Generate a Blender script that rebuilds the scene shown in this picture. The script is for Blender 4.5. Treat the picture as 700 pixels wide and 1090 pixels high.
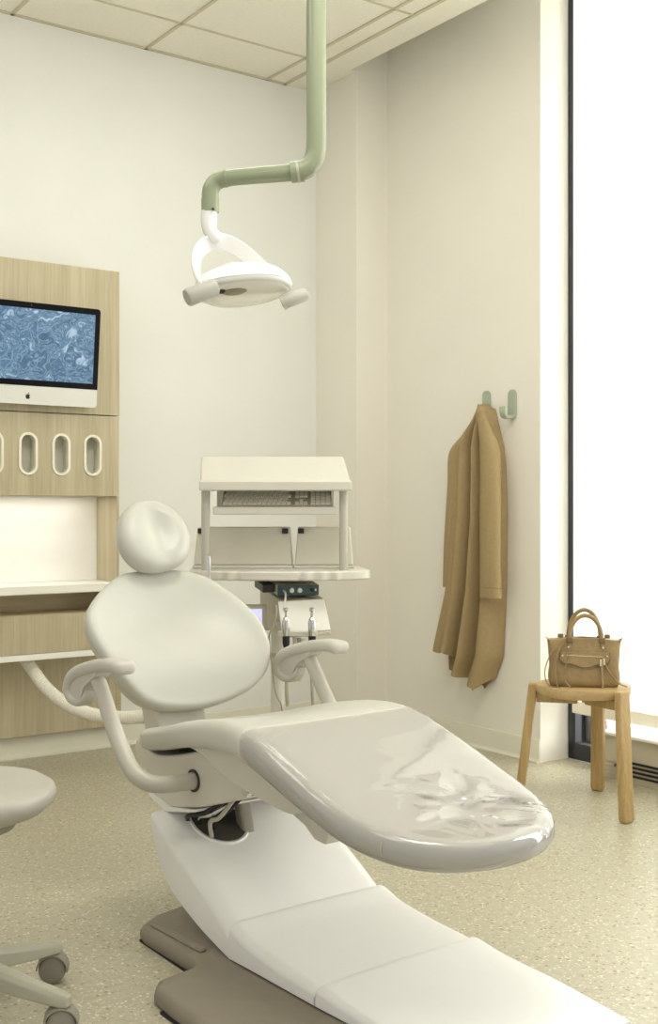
import bpy, bmesh, math, random
from mathutils import Vector, Matrix
random.seed(7)
for o in list(bpy.data.objects): bpy.data.objects.remove(o)
SC = bpy.context.scene
COL = SC.collection
PI = math.pi
F, CAMH = 1234.0, 1.15

# ------------------------------------------------------------------ camera
cam = bpy.data.cameras.new('camera')
cam.sensor_fit = 'VERTICAL'; cam.sensor_height = 36.0
cam.lens = F / 1090 * 36.0
cam.shift_y = -5 / 1090
cam.clip_start = 0.05
co = bpy.data.objects.new('camera', cam); COL.objects.link(co)
co.location = (0, 0, CAMH); co.rotation_euler = (PI / 2, 0, 0)
SC.camera = co

# room frame: x along the panelled wall to the right, y into that wall, z up
RA = Vector((-1.49, 5.26, 0)); RROT = math.atan2(.585, .811)
RM = Matrix.Translation(RA) @ Matrix.Rotation(RROT, 4, 'Z')
# chair frame: x towards the feet, y across to the far side
CO = Vector((-.405, 3.45, 0)); CROT = math.atan2(-.788, .616)
CM = Matrix.Translation(CO) @ Matrix.Rotation(CROT, 4, 'Z')

# ------------------------------------------------------------------ light
w = bpy.data.worlds.new('daylight'); SC.world = w; w.use_nodes = True
bg = w.node_tree.nodes['Background']
bg.inputs[0].default_value = (1.0, .995, .985, 1); bg.inputs[1].default_value = .76

def area(name, loc_room, size, power, rot, col):
    l = bpy.data.lights.new(name, 'AREA'); l.shape = 'RECTANGLE'
    l.size, l.size_y = size; l.energy = power; l.color = col
    o = bpy.data.objects.new(name, l); COL.objects.link(o)
    o.matrix_world = RM @ Matrix.Translation(loc_room) @ rot
    return o
RW = Matrix.Rotation(PI / 2, 4, 'Y')        # -z axis -> -x (into the room)
area('daylight_behind_shade', (3.4, -2.6, 2.0), (4.2, 4.2), 600, RW, (1, 1, 1))
area('daylight_second_bay', (2.6, -4.9, 1.95), (3.2, 2.4), 8, RW, (1, 1, .98))
for lx, ly, e in ((-1.5, -1.7, 9), (.5, -1.3, 8), (.1, -3.1, 27), (-1.5, -3.3, 9)):
    area('ceiling_luminaire', (lx, ly, 3.36), (1.2, .6), e, Matrix.Identity(4), (1, .99, .94))
vs = SC.view_settings
vs.view_transform = 'Standard'; vs.look = 'None'; vs.gamma = 1; vs.exposure = 0.12
vs.use_curve_mapping = False

# ------------------------------------------------------------------ materials
def lin(c):
    return tuple(((x / 255) / 12.92 if x / 255 <= .04045 else ((x / 255 + .055) / 1.055) ** 2.4) for x in c) + (1,)
MATS = {}
def mat(name, rgb, rough=.5, metal=0, coat=0, noise=.0, nscale=8, bump=0, bscale=200, emis=0, sss=0, spec=.5, stretch=None):
    m = bpy.data.materials.new(name); m.use_nodes = True
    nt = m.node_tree; b = nt.nodes['Principled BSDF']
    b.inputs['Base Color'].default_value = lin(rgb)
    b.inputs['Roughness'].default_value = rough; b.inputs['Metallic'].default_value = metal
    b.inputs['Coat Weight'].default_value = coat; b.inputs['Specular IOR Level'].default_value = spec
    tc = nt.nodes.new('ShaderNodeTexCoord')
    if noise:
        mp = nt.nodes.new('ShaderNodeMapping'); nt.links.new(tc.outputs['Object'], mp.inputs[0])
        if stretch: mp.inputs['Scale'].default_value = stretch
        n = nt.nodes.new('ShaderNodeTexNoise'); n.inputs['Scale'].default_value = nscale; n.inputs['Detail'].default_value = 4
        nt.links.new(mp.outputs[0], n.inputs['Vector'])
        r = nt.nodes.new('ShaderNodeValToRGB')
        d = tuple(max(0, x * (1 - noise)) for x in rgb); u = tuple(min(255, x * (1 + noise)) for x in rgb)
        r.color_ramp.elements[0].color = lin(d); r.color_ramp.elements[1].color = lin(u)
        r.color_ramp.elements[0].position = .3; r.color_ramp.elements[1].position = .7
        nt.links.new(n.outputs['Fac'], r.inputs[0]); nt.links.new(r.outputs[0], b.inputs['Base Color'])
    if bump:
        n2 = nt.nodes.new('ShaderNodeTexNoise'); n2.inputs['Scale'].default_value = bscale
        nt.links.new(tc.outputs['Object'], n2.inputs['Vector'])
        bp = nt.nodes.new('ShaderNodeBump'); bp.inputs['Strength'].default_value = bump; bp.inputs['Distance'].default_value = .002
        nt.links.new(n2.outputs['Fac'], bp.inputs['Height']); nt.links.new(bp.outputs[0], b.inputs['Normal'])
    if emis:
        b.inputs['Emission Color'].default_value = lin(rgb); b.inputs['Emission Strength'].default_value = emis
    MATS[name] = m
    return m
M_WALL = mat('painted_wall', (239, 239, 232), .75, noise=.006, nscale=3, bump=.05, bscale=300)
M_WALL2 = mat('painted_side_wall', (241, 237, 225), .75, noise=.006, nscale=3, bump=.05, bscale=300)
M_CEIL = mat('ceiling_tile', (240, 236, 222), .9, noise=.01, nscale=60, bump=.1, bscale=500)
M_TBAR = mat('ceiling_grid', (205, 198, 172), .6, noise=.01)
M_BASE = mat('vinyl_baseboard', (224, 220, 200), .5, noise=.01)
M_WHITE = mat('white_gloss_plastic', (238, 236, 226), .28, noise=.004)
M_LAMPW = mat('white_lamp_shell', (236, 235, 231), .2, coat=.3, noise=.004)
M_VINYL = mat('ivory_vinyl', (192, 191, 180), .33, noise=.008, nscale=5, bump=.03, bscale=300, spec=.5)
M_VINYL2 = mat('ivory_vinyl_edge', (202, 194, 176), .4, noise=.01, nscale=5)
M_STOOLV = mat('shade_darkened_vinyl', (168, 164, 152), .4, noise=.008)  # ivory vinyl darkened in its colour for the dim left of the room
M_ARM = mat('armrest_pad', (192, 188, 177), .45, noise=.01)
M_CAST = mat('chair_casting', (206, 202, 188), .4, noise=.008)
M_TUBE = mat('chair_tube', (186, 182, 168), .35, metal=0, noise=.01)
M_COVER = mat('lift_cover_plastic', (232, 231, 225), .45, noise=.004)
M_BPLATE = mat('taupe_base_plate', (134, 126, 110), .5, noise=.02, nscale=20)
M_CART = mat('cart_shell', (214, 211, 198), .35, noise=.005)
M_SAGE = mat('sage_enamel', (140, 147, 118), .3, coat=.2, noise=.01)
M_SAGEH = mat('sage_hook', (172, 182, 160), .5, noise=.01)
M_GREYH = mat('grey_grip', (178, 177, 166), .45, noise=.01)
M_CHROME = mat('chrome', (205, 205, 200), .18, metal=1, noise=.01)
M_BLACK = mat('black_plastic', (22, 22, 24), .4, noise=.02)
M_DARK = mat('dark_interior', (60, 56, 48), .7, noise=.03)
M_RUBBER = mat('black_rubber', (30, 30, 30), .8, noise=.03)
M_FRAME = mat('dark_window_frame', (52, 54, 56), .5, noise=.02)
M_HEAT = mat('heater_enamel', (196, 187, 164), .5, noise=.01)
M_HEATT = mat('heater_top', (245, 243, 236), .4, noise=.004)
M_BEZEL = mat('black_glass_bezel', (8, 9, 13), .3, noise=.02, spec=.15)
M_ALU = mat('pale_aluminium', (226, 226, 216), .4, metal=.15, noise=.004)
M_LOGO = mat('dark_logo', (38, 42, 38), .5, noise=.02)
M_SOLID = mat('white_counter', (246, 244, 233), .3, noise=.004)
M_NICHE = mat('white_back_panel', (246, 244, 238), .4, noise=.004)
M_TRIM = mat('cream_trim', (240, 234, 214), .4, noise=.004)
M_SLOT = mat('slot_interior', (226, 224, 206), .6, noise=.02)
M_HOSE = mat('white_hose', (236, 232, 216), .5, noise=.01)
M_COAT = mat('camel_wool', (170, 149, 110), .9, noise=.02, nscale=60, bump=.5, bscale=500, spec=.15)
M_COATL = mat('coat_lining', (150, 124, 86), .8, noise=.03, nscale=60)
M_BAG = mat('bronze_leather', (150, 126, 84), .42, noise=.06, nscale=40, bump=.25, bscale=160)
M_BAGD = mat('bronze_leather_edge', (122, 98, 62), .45, noise=.04, nscale=40)
M_BRASS = mat('silver_stud', (225, 215, 190), .2, metal=1, noise=.01)
M_STOOLG = mat('stool_leg_paint', (172, 170, 150), .4, noise=.01)
M_CASTER = mat('caster_grey', (142, 137, 122), .5, noise=.03)
M_KEY = mat('keycap', (236, 232, 216), .5, noise=.004)
M_KEYB = mat('keyboard_tray_metal', (176, 170, 152), .4, noise=.01)
M_BIN = mat('frosted_bin', (214, 209, 190), .35, noise=.02, nscale=3)
M_BLUEB = mat('blue_grey_panel', (62, 84, 92), .35, noise=.02)
M_DEV = mat('grey_device', (188, 182, 162), .4, noise=.01)
M_LENS = mat('lamp_lens', (228, 226, 216), .12, coat=.6, noise=.02)
M_SCR2 = mat('lilac_display', (196, 200, 238), .2, noise=.05, nscale=60, emis=.7)
M_EXT = mat('outside_paving', (150, 155, 162), .9, noise=.05)

def wood(name, a, b, vertical=True, ring=9):
    m = bpy.data.materials.new(name); m.use_nodes = True; nt = m.node_tree; p = nt.nodes['Principled BSDF']
    p.inputs['Roughness'].default_value = .5
    tc = nt.nodes.new('ShaderNodeTexCoord'); mp = nt.nodes.new('ShaderNodeMapping')
    mp.inputs['Scale'].default_value = (ring, ring, .35) if vertical else (.5, ring, ring)
    nt.links.new(tc.outputs['Object'], mp.inputs[0])
    n = nt.nodes.new('ShaderNodeTexNoise'); n.inputs['Scale'].default_value = 2.2; n.inputs['Detail'].default_value = 6; n.inputs['Distortion'].default_value = .35
    n2 = nt.nodes.new('ShaderNodeTexNoise'); n2.inputs['Scale'].default_value = 14; n2.inputs['Detail'].default_value = 3
    nt.links.new(mp.outputs[0], n.inputs['Vector']); nt.links.new(mp.outputs[0], n2.inputs['Vector'])
    mx = nt.nodes.new('ShaderNodeMix'); mx.inputs[0].default_value = .4
    nt.links.new(n.outputs['Fac'], mx.inputs[2]); nt.links.new(n2.outputs['Fac'], mx.inputs[3])
    r = nt.nodes.new('ShaderNodeValToRGB'); r.color_ramp.elements[0].position = .36; r.color_ramp.elements[1].position = .64
    r.color_ramp.elements[0].color = lin(a); r.color_ramp.elements[1].color = lin(b)
    nt.links.new(mx.outputs[0], r.inputs[0]); nt.links.new(r.outputs[0], p.inputs['Base Color'])
    return m
M_WOOD = wood('pale_oak_laminate', (178, 165, 132), (199, 188, 157))
M_WOODD = wood('horizontal_grain_oak', (180, 163, 128), (204, 190, 155), vertical=False)  # slightly warmer oak tone, grain running horizontally
M_OAK = wood('stool_oak', (172, 142, 92), (196, 168, 116), ring=22)
M_OAKT = wood('stool_oak_top', (176, 146, 98), (198, 172, 122), vertical=False, ring=16)

def floor_mat():
    m = bpy.data.materials.new('speckled_vinyl_floor'); m.use_nodes = True; nt = m.node_tree; p = nt.nodes['Principled BSDF']
    p.inputs['Roughness'].default_value = .38; p.inputs['Specular IOR Level'].default_value = .35
    tc = nt.nodes.new('ShaderNodeTexCoord')
    base = nt.nodes.new('ShaderNodeTexNoise'); base.inputs['Scale'].default_value = 55; base.inputs['Detail'].default_value = 3
    nt.links.new(tc.outputs['Object'], base.inputs['Vector'])
    r0 = nt.nodes.new('ShaderNodeValToRGB'); r0.color_ramp.elements[0].position = .35; r0.color_ramp.elements[1].position = .65
    r0.color_ramp.elements[0].color = lin((172, 166, 142)); r0.color_ramp.elements[1].color = lin((184, 178, 155))
    nt.links.new(base.outputs['Fac'], r0.inputs[0])
    col = r0.outputs[0]
    for sc, thr, c, seed in ((95, .80, (214, 208, 182), 0), (80, .84, (150, 138, 106), 7.3), (150, .82, (206, 200, 176), 3.1)):
        mp = nt.nodes.new('ShaderNodeMapping'); mp.inputs['Location'].default_value = (seed, seed * 2, 0)
        nt.links.new(tc.outputs['Object'], mp.inputs[0])
        v = nt.nodes.new('ShaderNodeTexVoronoi'); v.inputs['Scale'].default_value = sc; v.feature = 'F1'
        nt.links.new(mp.outputs[0], v.inputs['Vector'])
        sp = nt.nodes.new('ShaderNodeSeparateColor'); nt.links.new(v.outputs['Color'], sp.inputs[0])
        gt = nt.nodes.new('ShaderNodeMath'); gt.operation = 'GREATER_THAN'; gt.inputs[1].default_value = thr
        nt.links.new(sp.outputs[0], gt.inputs[0])
        lt = nt.nodes.new('ShaderNodeMath'); lt.operation = 'LESS_THAN'; lt.inputs[1].default_value = .38
        nt.links.new(v.outputs['Distance'], lt.inputs[0])
        mu = nt.nodes.new('ShaderNodeMath'); mu.operation = 'MULTIPLY'
        nt.links.new(gt.outputs[0], mu.inputs[0]); nt.links.new(lt.outputs[0], mu.inputs[1])
        mx = nt.nodes.new('ShaderNodeMix'); mx.data_type = 'RGBA'
        nt.links.new(mu.outputs[0], mx.inputs[0]); nt.links.new(col, mx.inputs[6]); mx.inputs[7].default_value = lin(c)
        col = mx.outputs[2]
    nt.links.new(col, p.inputs['Base Color'])
    return m
M_FLOOR = floor_mat()

def screen_mat():
    m = bpy.data.materials.new('blue_marbled_screen'); m.use_nodes = True; nt = m.node_tree; p = nt.nodes['Principled BSDF']
    tc = nt.nodes.new('ShaderNodeTexCoord')
    n = nt.nodes.new('ShaderNodeTexNoise'); n.inputs['Scale'].default_value = 9; n.inputs['Detail'].default_value = 2
    nt.links.new(tc.outputs['Object'], n.inputs['Vector'])
    sub = nt.nodes.new('ShaderNodeVectorMath'); sub.operation = 'MULTIPLY_ADD'
    sub.inputs[1].default_value = (.28, .28, .28)
    nt.links.new(n.outputs['Color'], sub.inputs[0]); nt.links.new(tc.outputs['Object'], sub.inputs[2])
    mp = nt.nodes.new('ShaderNodeMapping'); mp.inputs['Scale'].default_value = (.8, 1, 1.5)
    nt.links.new(sub.outputs[0], mp.inputs[0])
    n2 = nt.nodes.new('ShaderNodeTexNoise'); n2.inputs['Scale'].default_value = 13; n2.inputs['Detail'].default_value = 2.5; n2.inputs['Distortion'].default_value = 1.6
    nt.links.new(mp.outputs[0], n2.inputs['Vector'])
    r = nt.nodes.new('ShaderNodeValToRGB'); cr = r.color_ramp
    cr.elements[0].position = .30; cr.elements[0].color = lin((66, 104, 136))
    cr.elements[1].position = .80; cr.elements[1].color = lin((214, 230, 242))
    for pos, c in ((.42, (84, 124, 154)), (.48, (140, 175, 198)), (.52, (78, 118, 148)), (.60, (110, 150, 178)), (.66, (178, 206, 226))):
        e = cr.elements.new(pos); e.color = lin(c)
    nt.links.new(n2.outputs['Fac'], r.inputs[0])
    nt.links.new(r.outputs[0], p.inputs['Emission Color']); p.inputs['Emission Strength'].default_value = .78
    p.inputs['Base Color'].default_value = (.01, .01, .015, 1); p.inputs['Roughness'].default_value = .3
    return m
M_SCREEN = screen_mat()

def shade_mat():
    m = bpy.data.materials.new('translucent_shade_fabric'); m.use_nodes = True; nt = m.node_tree
    out = nt.nodes['Material Output']; nt.nodes.remove(nt.nodes['Principled BSDF'])
    tc = nt.nodes.new('ShaderNodeTexCoord'); n = nt.nodes.new('ShaderNodeTexNoise'); n.inputs['Scale'].default_value = 300
    nt.links.new(tc.outputs['Object'], n.inputs['Vector'])
    r = nt.nodes.new('ShaderNodeValToRGB'); r.color_ramp.elements[0].color = lin((240, 241, 234)); r.color_ramp.elements[1].color = lin((252, 252, 247))
    nt.links.new(n.outputs['Fac'], r.inputs[0])
    d = nt.nodes.new('ShaderNodeBsdfDiffuse'); t = nt.nodes.new('ShaderNodeBsdfTranslucent'); mx = nt.nodes.new('ShaderNodeMixShader')
    nt.links.new(r.outputs[0], d.inputs[0]); nt.links.new(r.outputs[0], t.inputs[0]); mx.inputs[0].default_value = .6
    nt.links.new(d.outputs[0], mx.inputs[1]); nt.links.new(t.outputs[0], mx.inputs[2]); nt.links.new(mx.outputs[0], out.inputs[0])
    return m
M_SHADE = shade_mat()

def film_mat(name, bumpk, tint=.12, scale=7, dist=.02, mask=None):
    m = bpy.data.materials.new(name); m.use_nodes = True; nt = m.node_tree
    out = nt.nodes['Material Output']; nt.nodes.remove(nt.nodes['Principled BSDF'])
    tr = nt.nodes.new('ShaderNodeBsdfTransparent'); gl = nt.nodes.new('ShaderNodeBsdfGlossy'); gl.inputs['Roughness'].default_value = .045
    df = nt.nodes.new('ShaderNodeBsdfDiffuse'); df.inputs[0].default_value = lin((244, 240, 230))
    m1 = nt.nodes.new('ShaderNodeMixShader'); m1.inputs[0].default_value = tint
    nt.links.new(tr.outputs[0], m1.inputs[1]); nt.links.new(df.outputs[0], m1.inputs[2])
    fr = nt.nodes.new('ShaderNodeFresnel'); fr.inputs[0].default_value = 1.5 if mask is None else 1.62
    m2 = nt.nodes.new('ShaderNodeMixShader'); nt.links.new(fr.outputs[0], m2.inputs[0])
    nt.links.new(m1.outputs[0], m2.inputs[1]); nt.links.new(gl.outputs[0], m2.inputs[2]); nt.links.new(m2.outputs[0], out.inputs[0])
    if bumpk:
        tc = nt.nodes.new('ShaderNodeTexCoord'); n = nt.nodes.new('ShaderNodeTexNoise'); n.inputs['Scale'].default_value = scale
        n.inputs['Detail'].default_value = 1.6; n.inputs['Distortion'].default_value = 1.6
        nt.links.new(tc.outputs['Object'], n.inputs['Vector'])
        b = nt.nodes.new('ShaderNodeBump'); b.inputs['Strength'].default_value = bumpk; b.inputs['Distance'].default_value = dist
        nt.links.new(n.outputs['Fac'], b.inputs['Height'])
        if mask:      # the film is crumpled only where feet rest
            vm = nt.nodes.new('ShaderNodeVectorMath'); vm.operation = 'DISTANCE'; vm.inputs[1].default_value = mask[:3]
            nt.links.new(tc.outputs['Object'], vm.inputs[0])
            mr = nt.nodes.new('ShaderNodeMapRange'); mr.inputs[1].default_value = mask[3] * .6; mr.inputs[2].default_value = mask[3]
            mr.inputs[3].default_value = bumpk; mr.inputs[4].default_value = 0.02
            nt.links.new(vm.outputs['Value'], mr.inputs[0]); nt.links.new(mr.outputs[0], b.inputs['Strength'])
        nt.links.new(b.outputs[0], gl.inputs['Normal']); nt.links.new(b.outputs[0], fr.inputs['Normal'])
    return m
M_FILM = film_mat('clear_plastic_film', 1.0, .3, 5, .06, mask=(1.12, .06, .46, .20))
M_GLASS = film_mat('window_glass', 0, .02)

# ------------------------------------------------------------------ mesh helpers
def link(name, bm, m, parent=None, M=None, smooth=True, bevel=0, seg=2, sub=0, angle=35):
    bmesh.ops.recalc_face_normals(bm, faces=bm.faces)
    me = bpy.data.meshes.new(name); bm.to_mesh(me); bm.free()
    me.materials.append(m)
    o = bpy.data.objects.new(name, me); COL.objects.link(o)
    if parent is not None: o.parent = parent
    if M is not None: o.matrix_world = M
    if smooth:
        me.polygons.foreach_set('use_smooth', [True] * len(me.polygons))
        try: me.set_sharp_from_angle(angle=math.radians(angle))
        except Exception: pass
    if bevel:
        b = o.modifiers.new('bevel', 'BEVEL'); b.width = bevel; b.segments = seg; b.limit_method = 'ANGLE'; b.angle_limit = math.radians(40)
        b.harden_normals = False
    if sub:
        s = o.modifiers.new('sub', 'SUBSURF'); s.levels = sub; s.render_levels = sub
    return o
def root(name, label, cat, M, group=None):
    o = bpy.data.objects.new(name, None); COL.objects.link(o); o.matrix_world = M
    o.empty_display_size = .05
    return tag(o, label, cat, group)
def tag(o, label, cat, group=None):
    o['label'] = label; o['category'] = cat
    if group: o['group'] = group
    return o
def struct(o):
    o['kind'] = 'structure'; return o
def nb(): return bmesh.new()
def box(bm, x0, x1, y0, y1, z0, z1):
    vs_ = [bm.verts.new((x, y, z)) for x in (x0, x1) for y in (y0, y1) for z in (z0, z1)]
    for f in ((0, 1, 3, 2), (4, 6, 7, 5), (0, 4, 5, 1), (2, 3, 7, 6), (0, 2, 6, 4), (1, 5, 7, 3)):
        bm.faces.new([vs_[i] for i in f])
    return bm
def quadstrip(bm, rows, closed=True, caps=True):
    R = [[bm.verts.new(p) for p in r] for r in rows]
    n = len(R[0])
    for a, b in zip(R, R[1:]):
        for i in range(n if closed else n - 1):
            j = (i + 1) % n
            try: bm.faces.new((a[i], a[j], b[j], b[i]))
            except ValueError: pass
    if caps and closed:
        for r in (R[0], R[-1]):
            try: bm.faces.new(r)
            except ValueError: pass
    return R
def catmull(pts, n=6, closed=False):
    P = [Vector(p) for p in pts]; N = len(P); out = []
    rng = range(N if closed else N - 1)
    for i in rng:
        if closed: a, b, c, d = P[(i - 1) % N], P[i], P[(i + 1) % N], P[(i + 2) % N]
        else: a, b, c, d = P[max(i - 1, 0)], P[i], P[i + 1], P[min(i + 2, N - 1)]
        for k in range(n):
            t = k / n
            out.append(.5 * ((2 * b) + (c - a) * t + (2 * a - 5 * b + 4 * c - d) * t * t + (3 * b - a - 3 * c + d) * t ** 3))
    if not closed: out.append(P[-1])
    return out
def sweep(bm, pts, prof, up=Vector((0, 0, 1)), scale=None, caps=True):
    """prof: list of 2D (side, up) offsets; parallel transported along pts"""
    P = [Vector(p) for p in pts]; rows = []
    T = [(P[min(i + 1, len(P) - 1)] - P[max(i - 1, 0)]).normalized() for i in range(len(P))]
    n = up - T[0] * up.dot(T[0])
    if n.length < 1e-3: n = Vector((1, 0, 0)) - T[0] * T[0].x
    n.normalize()
    for i, p in enumerate(P):
        n = n - T[i] * n.dot(T[i]); n.normalize(); s = T[i].cross(n)
        k = scale[i] if scale else 1
        rows.append([p + s * a * k + n * b * k for a, b in prof])
    quadstrip(bm, rows, True, caps); return bm
def tube(bm, pts, r, seg=16, caps=True, smooth_n=0, up=Vector((0, 0, 1))):
    if smooth_n: pts = catmull(pts, smooth_n)
    rs = r if isinstance(r, (list, tuple)) else None
    prof = [(math.cos(2 * PI * k / seg), math.sin(2 * PI * k / seg)) for k in range(seg)]
    sc = [rs[min(int(i * len(rs) / len(pts)), len(rs) - 1)] for i in range(len(pts))] if rs else [r] * len(pts)
    if rs and len(rs) >= 2:
        sc = []
        for i in range(len(pts)):
            t = i / (len(pts) - 1) * (len(rs) - 1); a = min(int(t), len(rs) - 2); sc.append(rs[a] + (rs[a + 1] - rs[a]) * (t - a))
    return sweep(bm, pts, prof, up, sc, caps)
def lathe(bm, prof, seg=32, M=Matrix.Identity(4)):
    rows = []
    for r, z in prof:
        rows.append([M @ Vector((r * math.cos(2 * PI * k / seg), r * math.sin(2 * PI * k / seg), z)) for k in range(seg)])
    quadstrip(bm, rows); return bm
def cyl(bm, a, b, r, seg=20):
    return tube(bm, [a, b], r, seg)
def prism(bm, poly, h0, h1, fn):
    """poly 2D, extruded between h0,h1; fn(a,b,h)->xyz"""
    quadstrip(bm, [[fn(a, b, h0) for a, b in poly], [fn(a, b, h1) for a, b in poly]]); return bm
def interp(tbl, x):
    if x <= tbl[0][0]: return tbl[0][1]
    for (a, fa), (b, fb) in zip(tbl, tbl[1:]):
        if x <= b:
            t = (x - a) / (b - a); return fa + (fb - fa) * t
    return tbl[-1][1]
def smooth_tbl(tbl, n=8):
    return [(p.x, p.y) for p in catmull([(a, b, 0) for a, b in tbl], n)]
def stadium(w_, h_, n=12):
    r = w_ / 2; pts = []
    for k in range(n + 1): a = PI * k / n; pts.append((r * math.cos(a), (h_ / 2 - r) + r * math.sin(a)))
    for k in range(n + 1): a = PI + PI * k / n; pts.append((r * math.cos(a), -(h_ / 2 - r) + r * math.sin(a)))
    return pts
def rrect(w_, h_, r, n=5):
    pts = []
    for cx, cy, a0 in ((w_ / 2 - r, h_ / 2 - r, 0), (-w_ / 2 + r, h_ / 2 - r, PI / 2), (-w_ / 2 + r, -h_ / 2 + r, PI), (w_ / 2 - r, -h_ / 2 + r, 1.5 * PI)):
        for k in range(n + 1): a = a0 + PI / 2 * k / n; pts.append((cx + r * math.cos(a), cy + r * math.sin(a)))
    return pts
def pad(bm, outline, top, bot, roll, spine, fn, rings=12, lay=10, bulge=0.0, lift=0.0, cut=None):
    """closed cushion: outline=closed list of (a,b); top/bot(a,b)->height; fn(a,b,h)->xyz"""
    n = len(outline); cen = sum((Vector((a, b)) for a, b in outline), Vector((0, 0))) / n
    B = [Vector(p) for p in outline]; N = []
    for i in range(n):
        t = (B[(i + 1) % n] - B[i - 1]).normalized(); q = Vector((t.y, -t.x))
        if q.dot(B[i] - cen) < 0: q = -q
        N.append(q)
    I = [B[i] - N[i] * roll for i in range(n)]
    cs = [Vector((min(max(I[i].x, spine[0]), spine[1]), spine[2] if len(spine) > 2 else 0)) for i in range(n)]
    rows = []
    for k in range(rings):
        r = k / (rings - 1); rows.append([(c + (p - c) * r, None) for c, p in zip(cs, I)])
        rows[-1] = [fn(q.x, q.y, top(q.x, q.y) + lift) for q, _ in rows[-1]]
    for k in range(1, lay):
        ph = PI * k / lay; row = []
        for i in range(n):
            t_, b_ = top(I[i].x, I[i].y) + lift, bot(I[i].x, I[i].y) - lift
            m_, h_ = (t_ + b_) / 2, (t_ - b_) / 2
            q = I[i] + N[i] * ((roll + lift) * math.sin(ph) ** .8)
            row.append(fn(q.x, q.y, m_ + h_ * (1 if math.cos(ph) > 0 else -1) * abs(math.cos(ph)) ** .8))
        rows.append(row)
    for k in range(rings):
        r = 1 - k / (rings - 1)
        rows.append([fn(*(c + (p - c) * r), bot(*(c + (p - c) * r)) - lift) for c, p in zip(cs, I)])
    quadstrip(bm, rows, True, False)
    bmesh.ops.remove_doubles(bm, verts=bm.verts, dist=.0004)
    return bm
def at(px, py, Y):
    return Vector(((px - 350) / F * Y, Y, CAMH + (540 - py) / F * Y))

# ================================================================== ROOM (room frame)
CZ = 3.4
def R(name, bm, m, **k): return struct(link(name, bm, m, M=RM, **k))
R('floor', box(nb(), -4.5, 2.132, -6.3, .05, -.12, 0), M_FLOOR, smooth=False)
R('wall_back', box(nb(), -4.5, 1.95, 0, .15, 0, 3.9), M_WALL, smooth=False)
R('wall_far_corner', box(nb(), 1.75, 1.954, -.362, 0, 0, 3.9), M_WALL2, smooth=False)
R('wall_right', box(nb(), 1.954, 2.132, -1.463, 0, 0, 3.9), M_WALL2, smooth=False)
R('wall_right_end', box(nb(), 2.132, 2.45, -1.46, 0, 0, 3.9), M_WALL2, smooth=False)
bm = nb(); box(bm, -4.5, 1.71, -6.3, 0, CZ, CZ + .06); box(bm, 1.71, 1.75, -.362, 0, CZ, CZ + .06)
R('ceiling', bm, M_CEIL, smooth=False)
R('ceiling_window_recess', box(nb(), 1.72, 2.45, -6.3, -.3, 3.75, 3.85), M_WALL, smooth=False)
R('trim_1', box(nb(), 1.665, 1.71, -6.3, -.362, CZ + .06, 3.75), M_WALL, smooth=False)
# ceiling grid (t-bars)
bm = nb(); z0, z1 = CZ - .006, CZ + .002
for x in (-4.0, -3.31, -2.64, -1.97, -1.295, -.622, .052, .728, 1.43): box(bm, x - .008, x + .008, -6.3, 0, z0, z1)
box(bm, 1.535, 1.555, -6.3, 0, z0, z1)
box(bm, -4.5, 1.555, -.02, 0, z0, z1)
for k in range(9): y = -.37 - .70 * k; box(bm, -4.5, 1.54, y - .005, y + .005, z0, z1)
R('trim_2', bm, M_TBAR, smooth=False)
# baseboards with a small cove toe
def baseboard(name, p0, p1, nrm):
    bm = nb(); p0, p1, nrm = Vector(p0), Vector(p1), Vector(nrm)
    pr = [(0, 0), (.022, 0), (.022, .006), (.014, .012), (.009, .022), (.008, .098), (.004, .103), (0, .103)]
    quadstrip(bm, [[p + nrm * a + Vector((0, 0, b)) for a, b in pr] for p in (p0, p1)])
    return R(name, bm, M_BASE, angle=50)
baseboard('baseboard_back', (-4.5, 0, 0), (1.75, 0, 0), (0, -1, 0))
baseboard('baseboard_far_corner', (1.75, 0, 0), (1.75, -.362, 0), (-1, 0, 0))
baseboard('baseboard_step', (1.75, -.362, 0), (1.954, -.362, 0), (0, -1, 0))
baseboard('baseboard_right', (1.954, -.362, 0), (1.954, -1.463, 0), (-1, 0, 0))

# ---- window (plane x = 2.132)
wr = struct(root('window_1', '', '', RM)); del wr['label']; del wr['category']
bm = nb(); X0, X1 = 2.134, 2.20
box(bm, X0, X1, -1.505, -1.463, 0, 3.75)
box(bm, X0, X1, -3.53, -3.47, 0, 3.75); box(bm, X0, X1, -5.6, -5.54, 0, 3.75)
box(bm, X0, X1, -6.6, -1.463, 0, .075); box(bm, X0, X1, -6.6, -1.463, 3.55, 3.75)
link('window_frame', bm, M_FRAME, wr, bevel=.003).matrix_world = RM
o = link('outer_transom', box(nb(), 2.34, 2.38, -6.6, -1.5, 1.80, 1.835), M_ALU, wr, smooth=False); o.matrix_world = RM
g = link('pane', box(nb(), 2.172, 2.178, -3.47, -1.505, .075, 3.55), M_GLASS, wr, smooth=False); g.matrix_world = RM
R('floor_outside', box(nb(), 2.21, 14, -9, 3, -.2, -.05), M_EXT, smooth=False)

# roller shade
sh = root('roller_shade', 'white translucent roller shade drawn almost down over the tall window', 'window shade', RM @ Matrix.Translation((2.115, -2.5, 0)))
def RL(name, bm, m, parent, **k):
    o = link(name, bm, m, parent, **k); o.matrix_world = RM; return o
bm = nb(); box(bm, 2.1205, 2.1215, -3.45, -1.508, .27, 3.62)
RL('shade_fabric', bm, M_SHADE, sh, smooth=False)
RL('hem_bar', box(nb(), 2.112, 2.128, -3.45, -1.506, .215, .272), M_TRIM, sh, bevel=.004)
bm = nb(); cyl(bm, (2.10, -3.46, 3.62), (2.10, -1.50, 3.62), .03); RL('roller_tube', bm, M_TRIM, sh)

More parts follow.
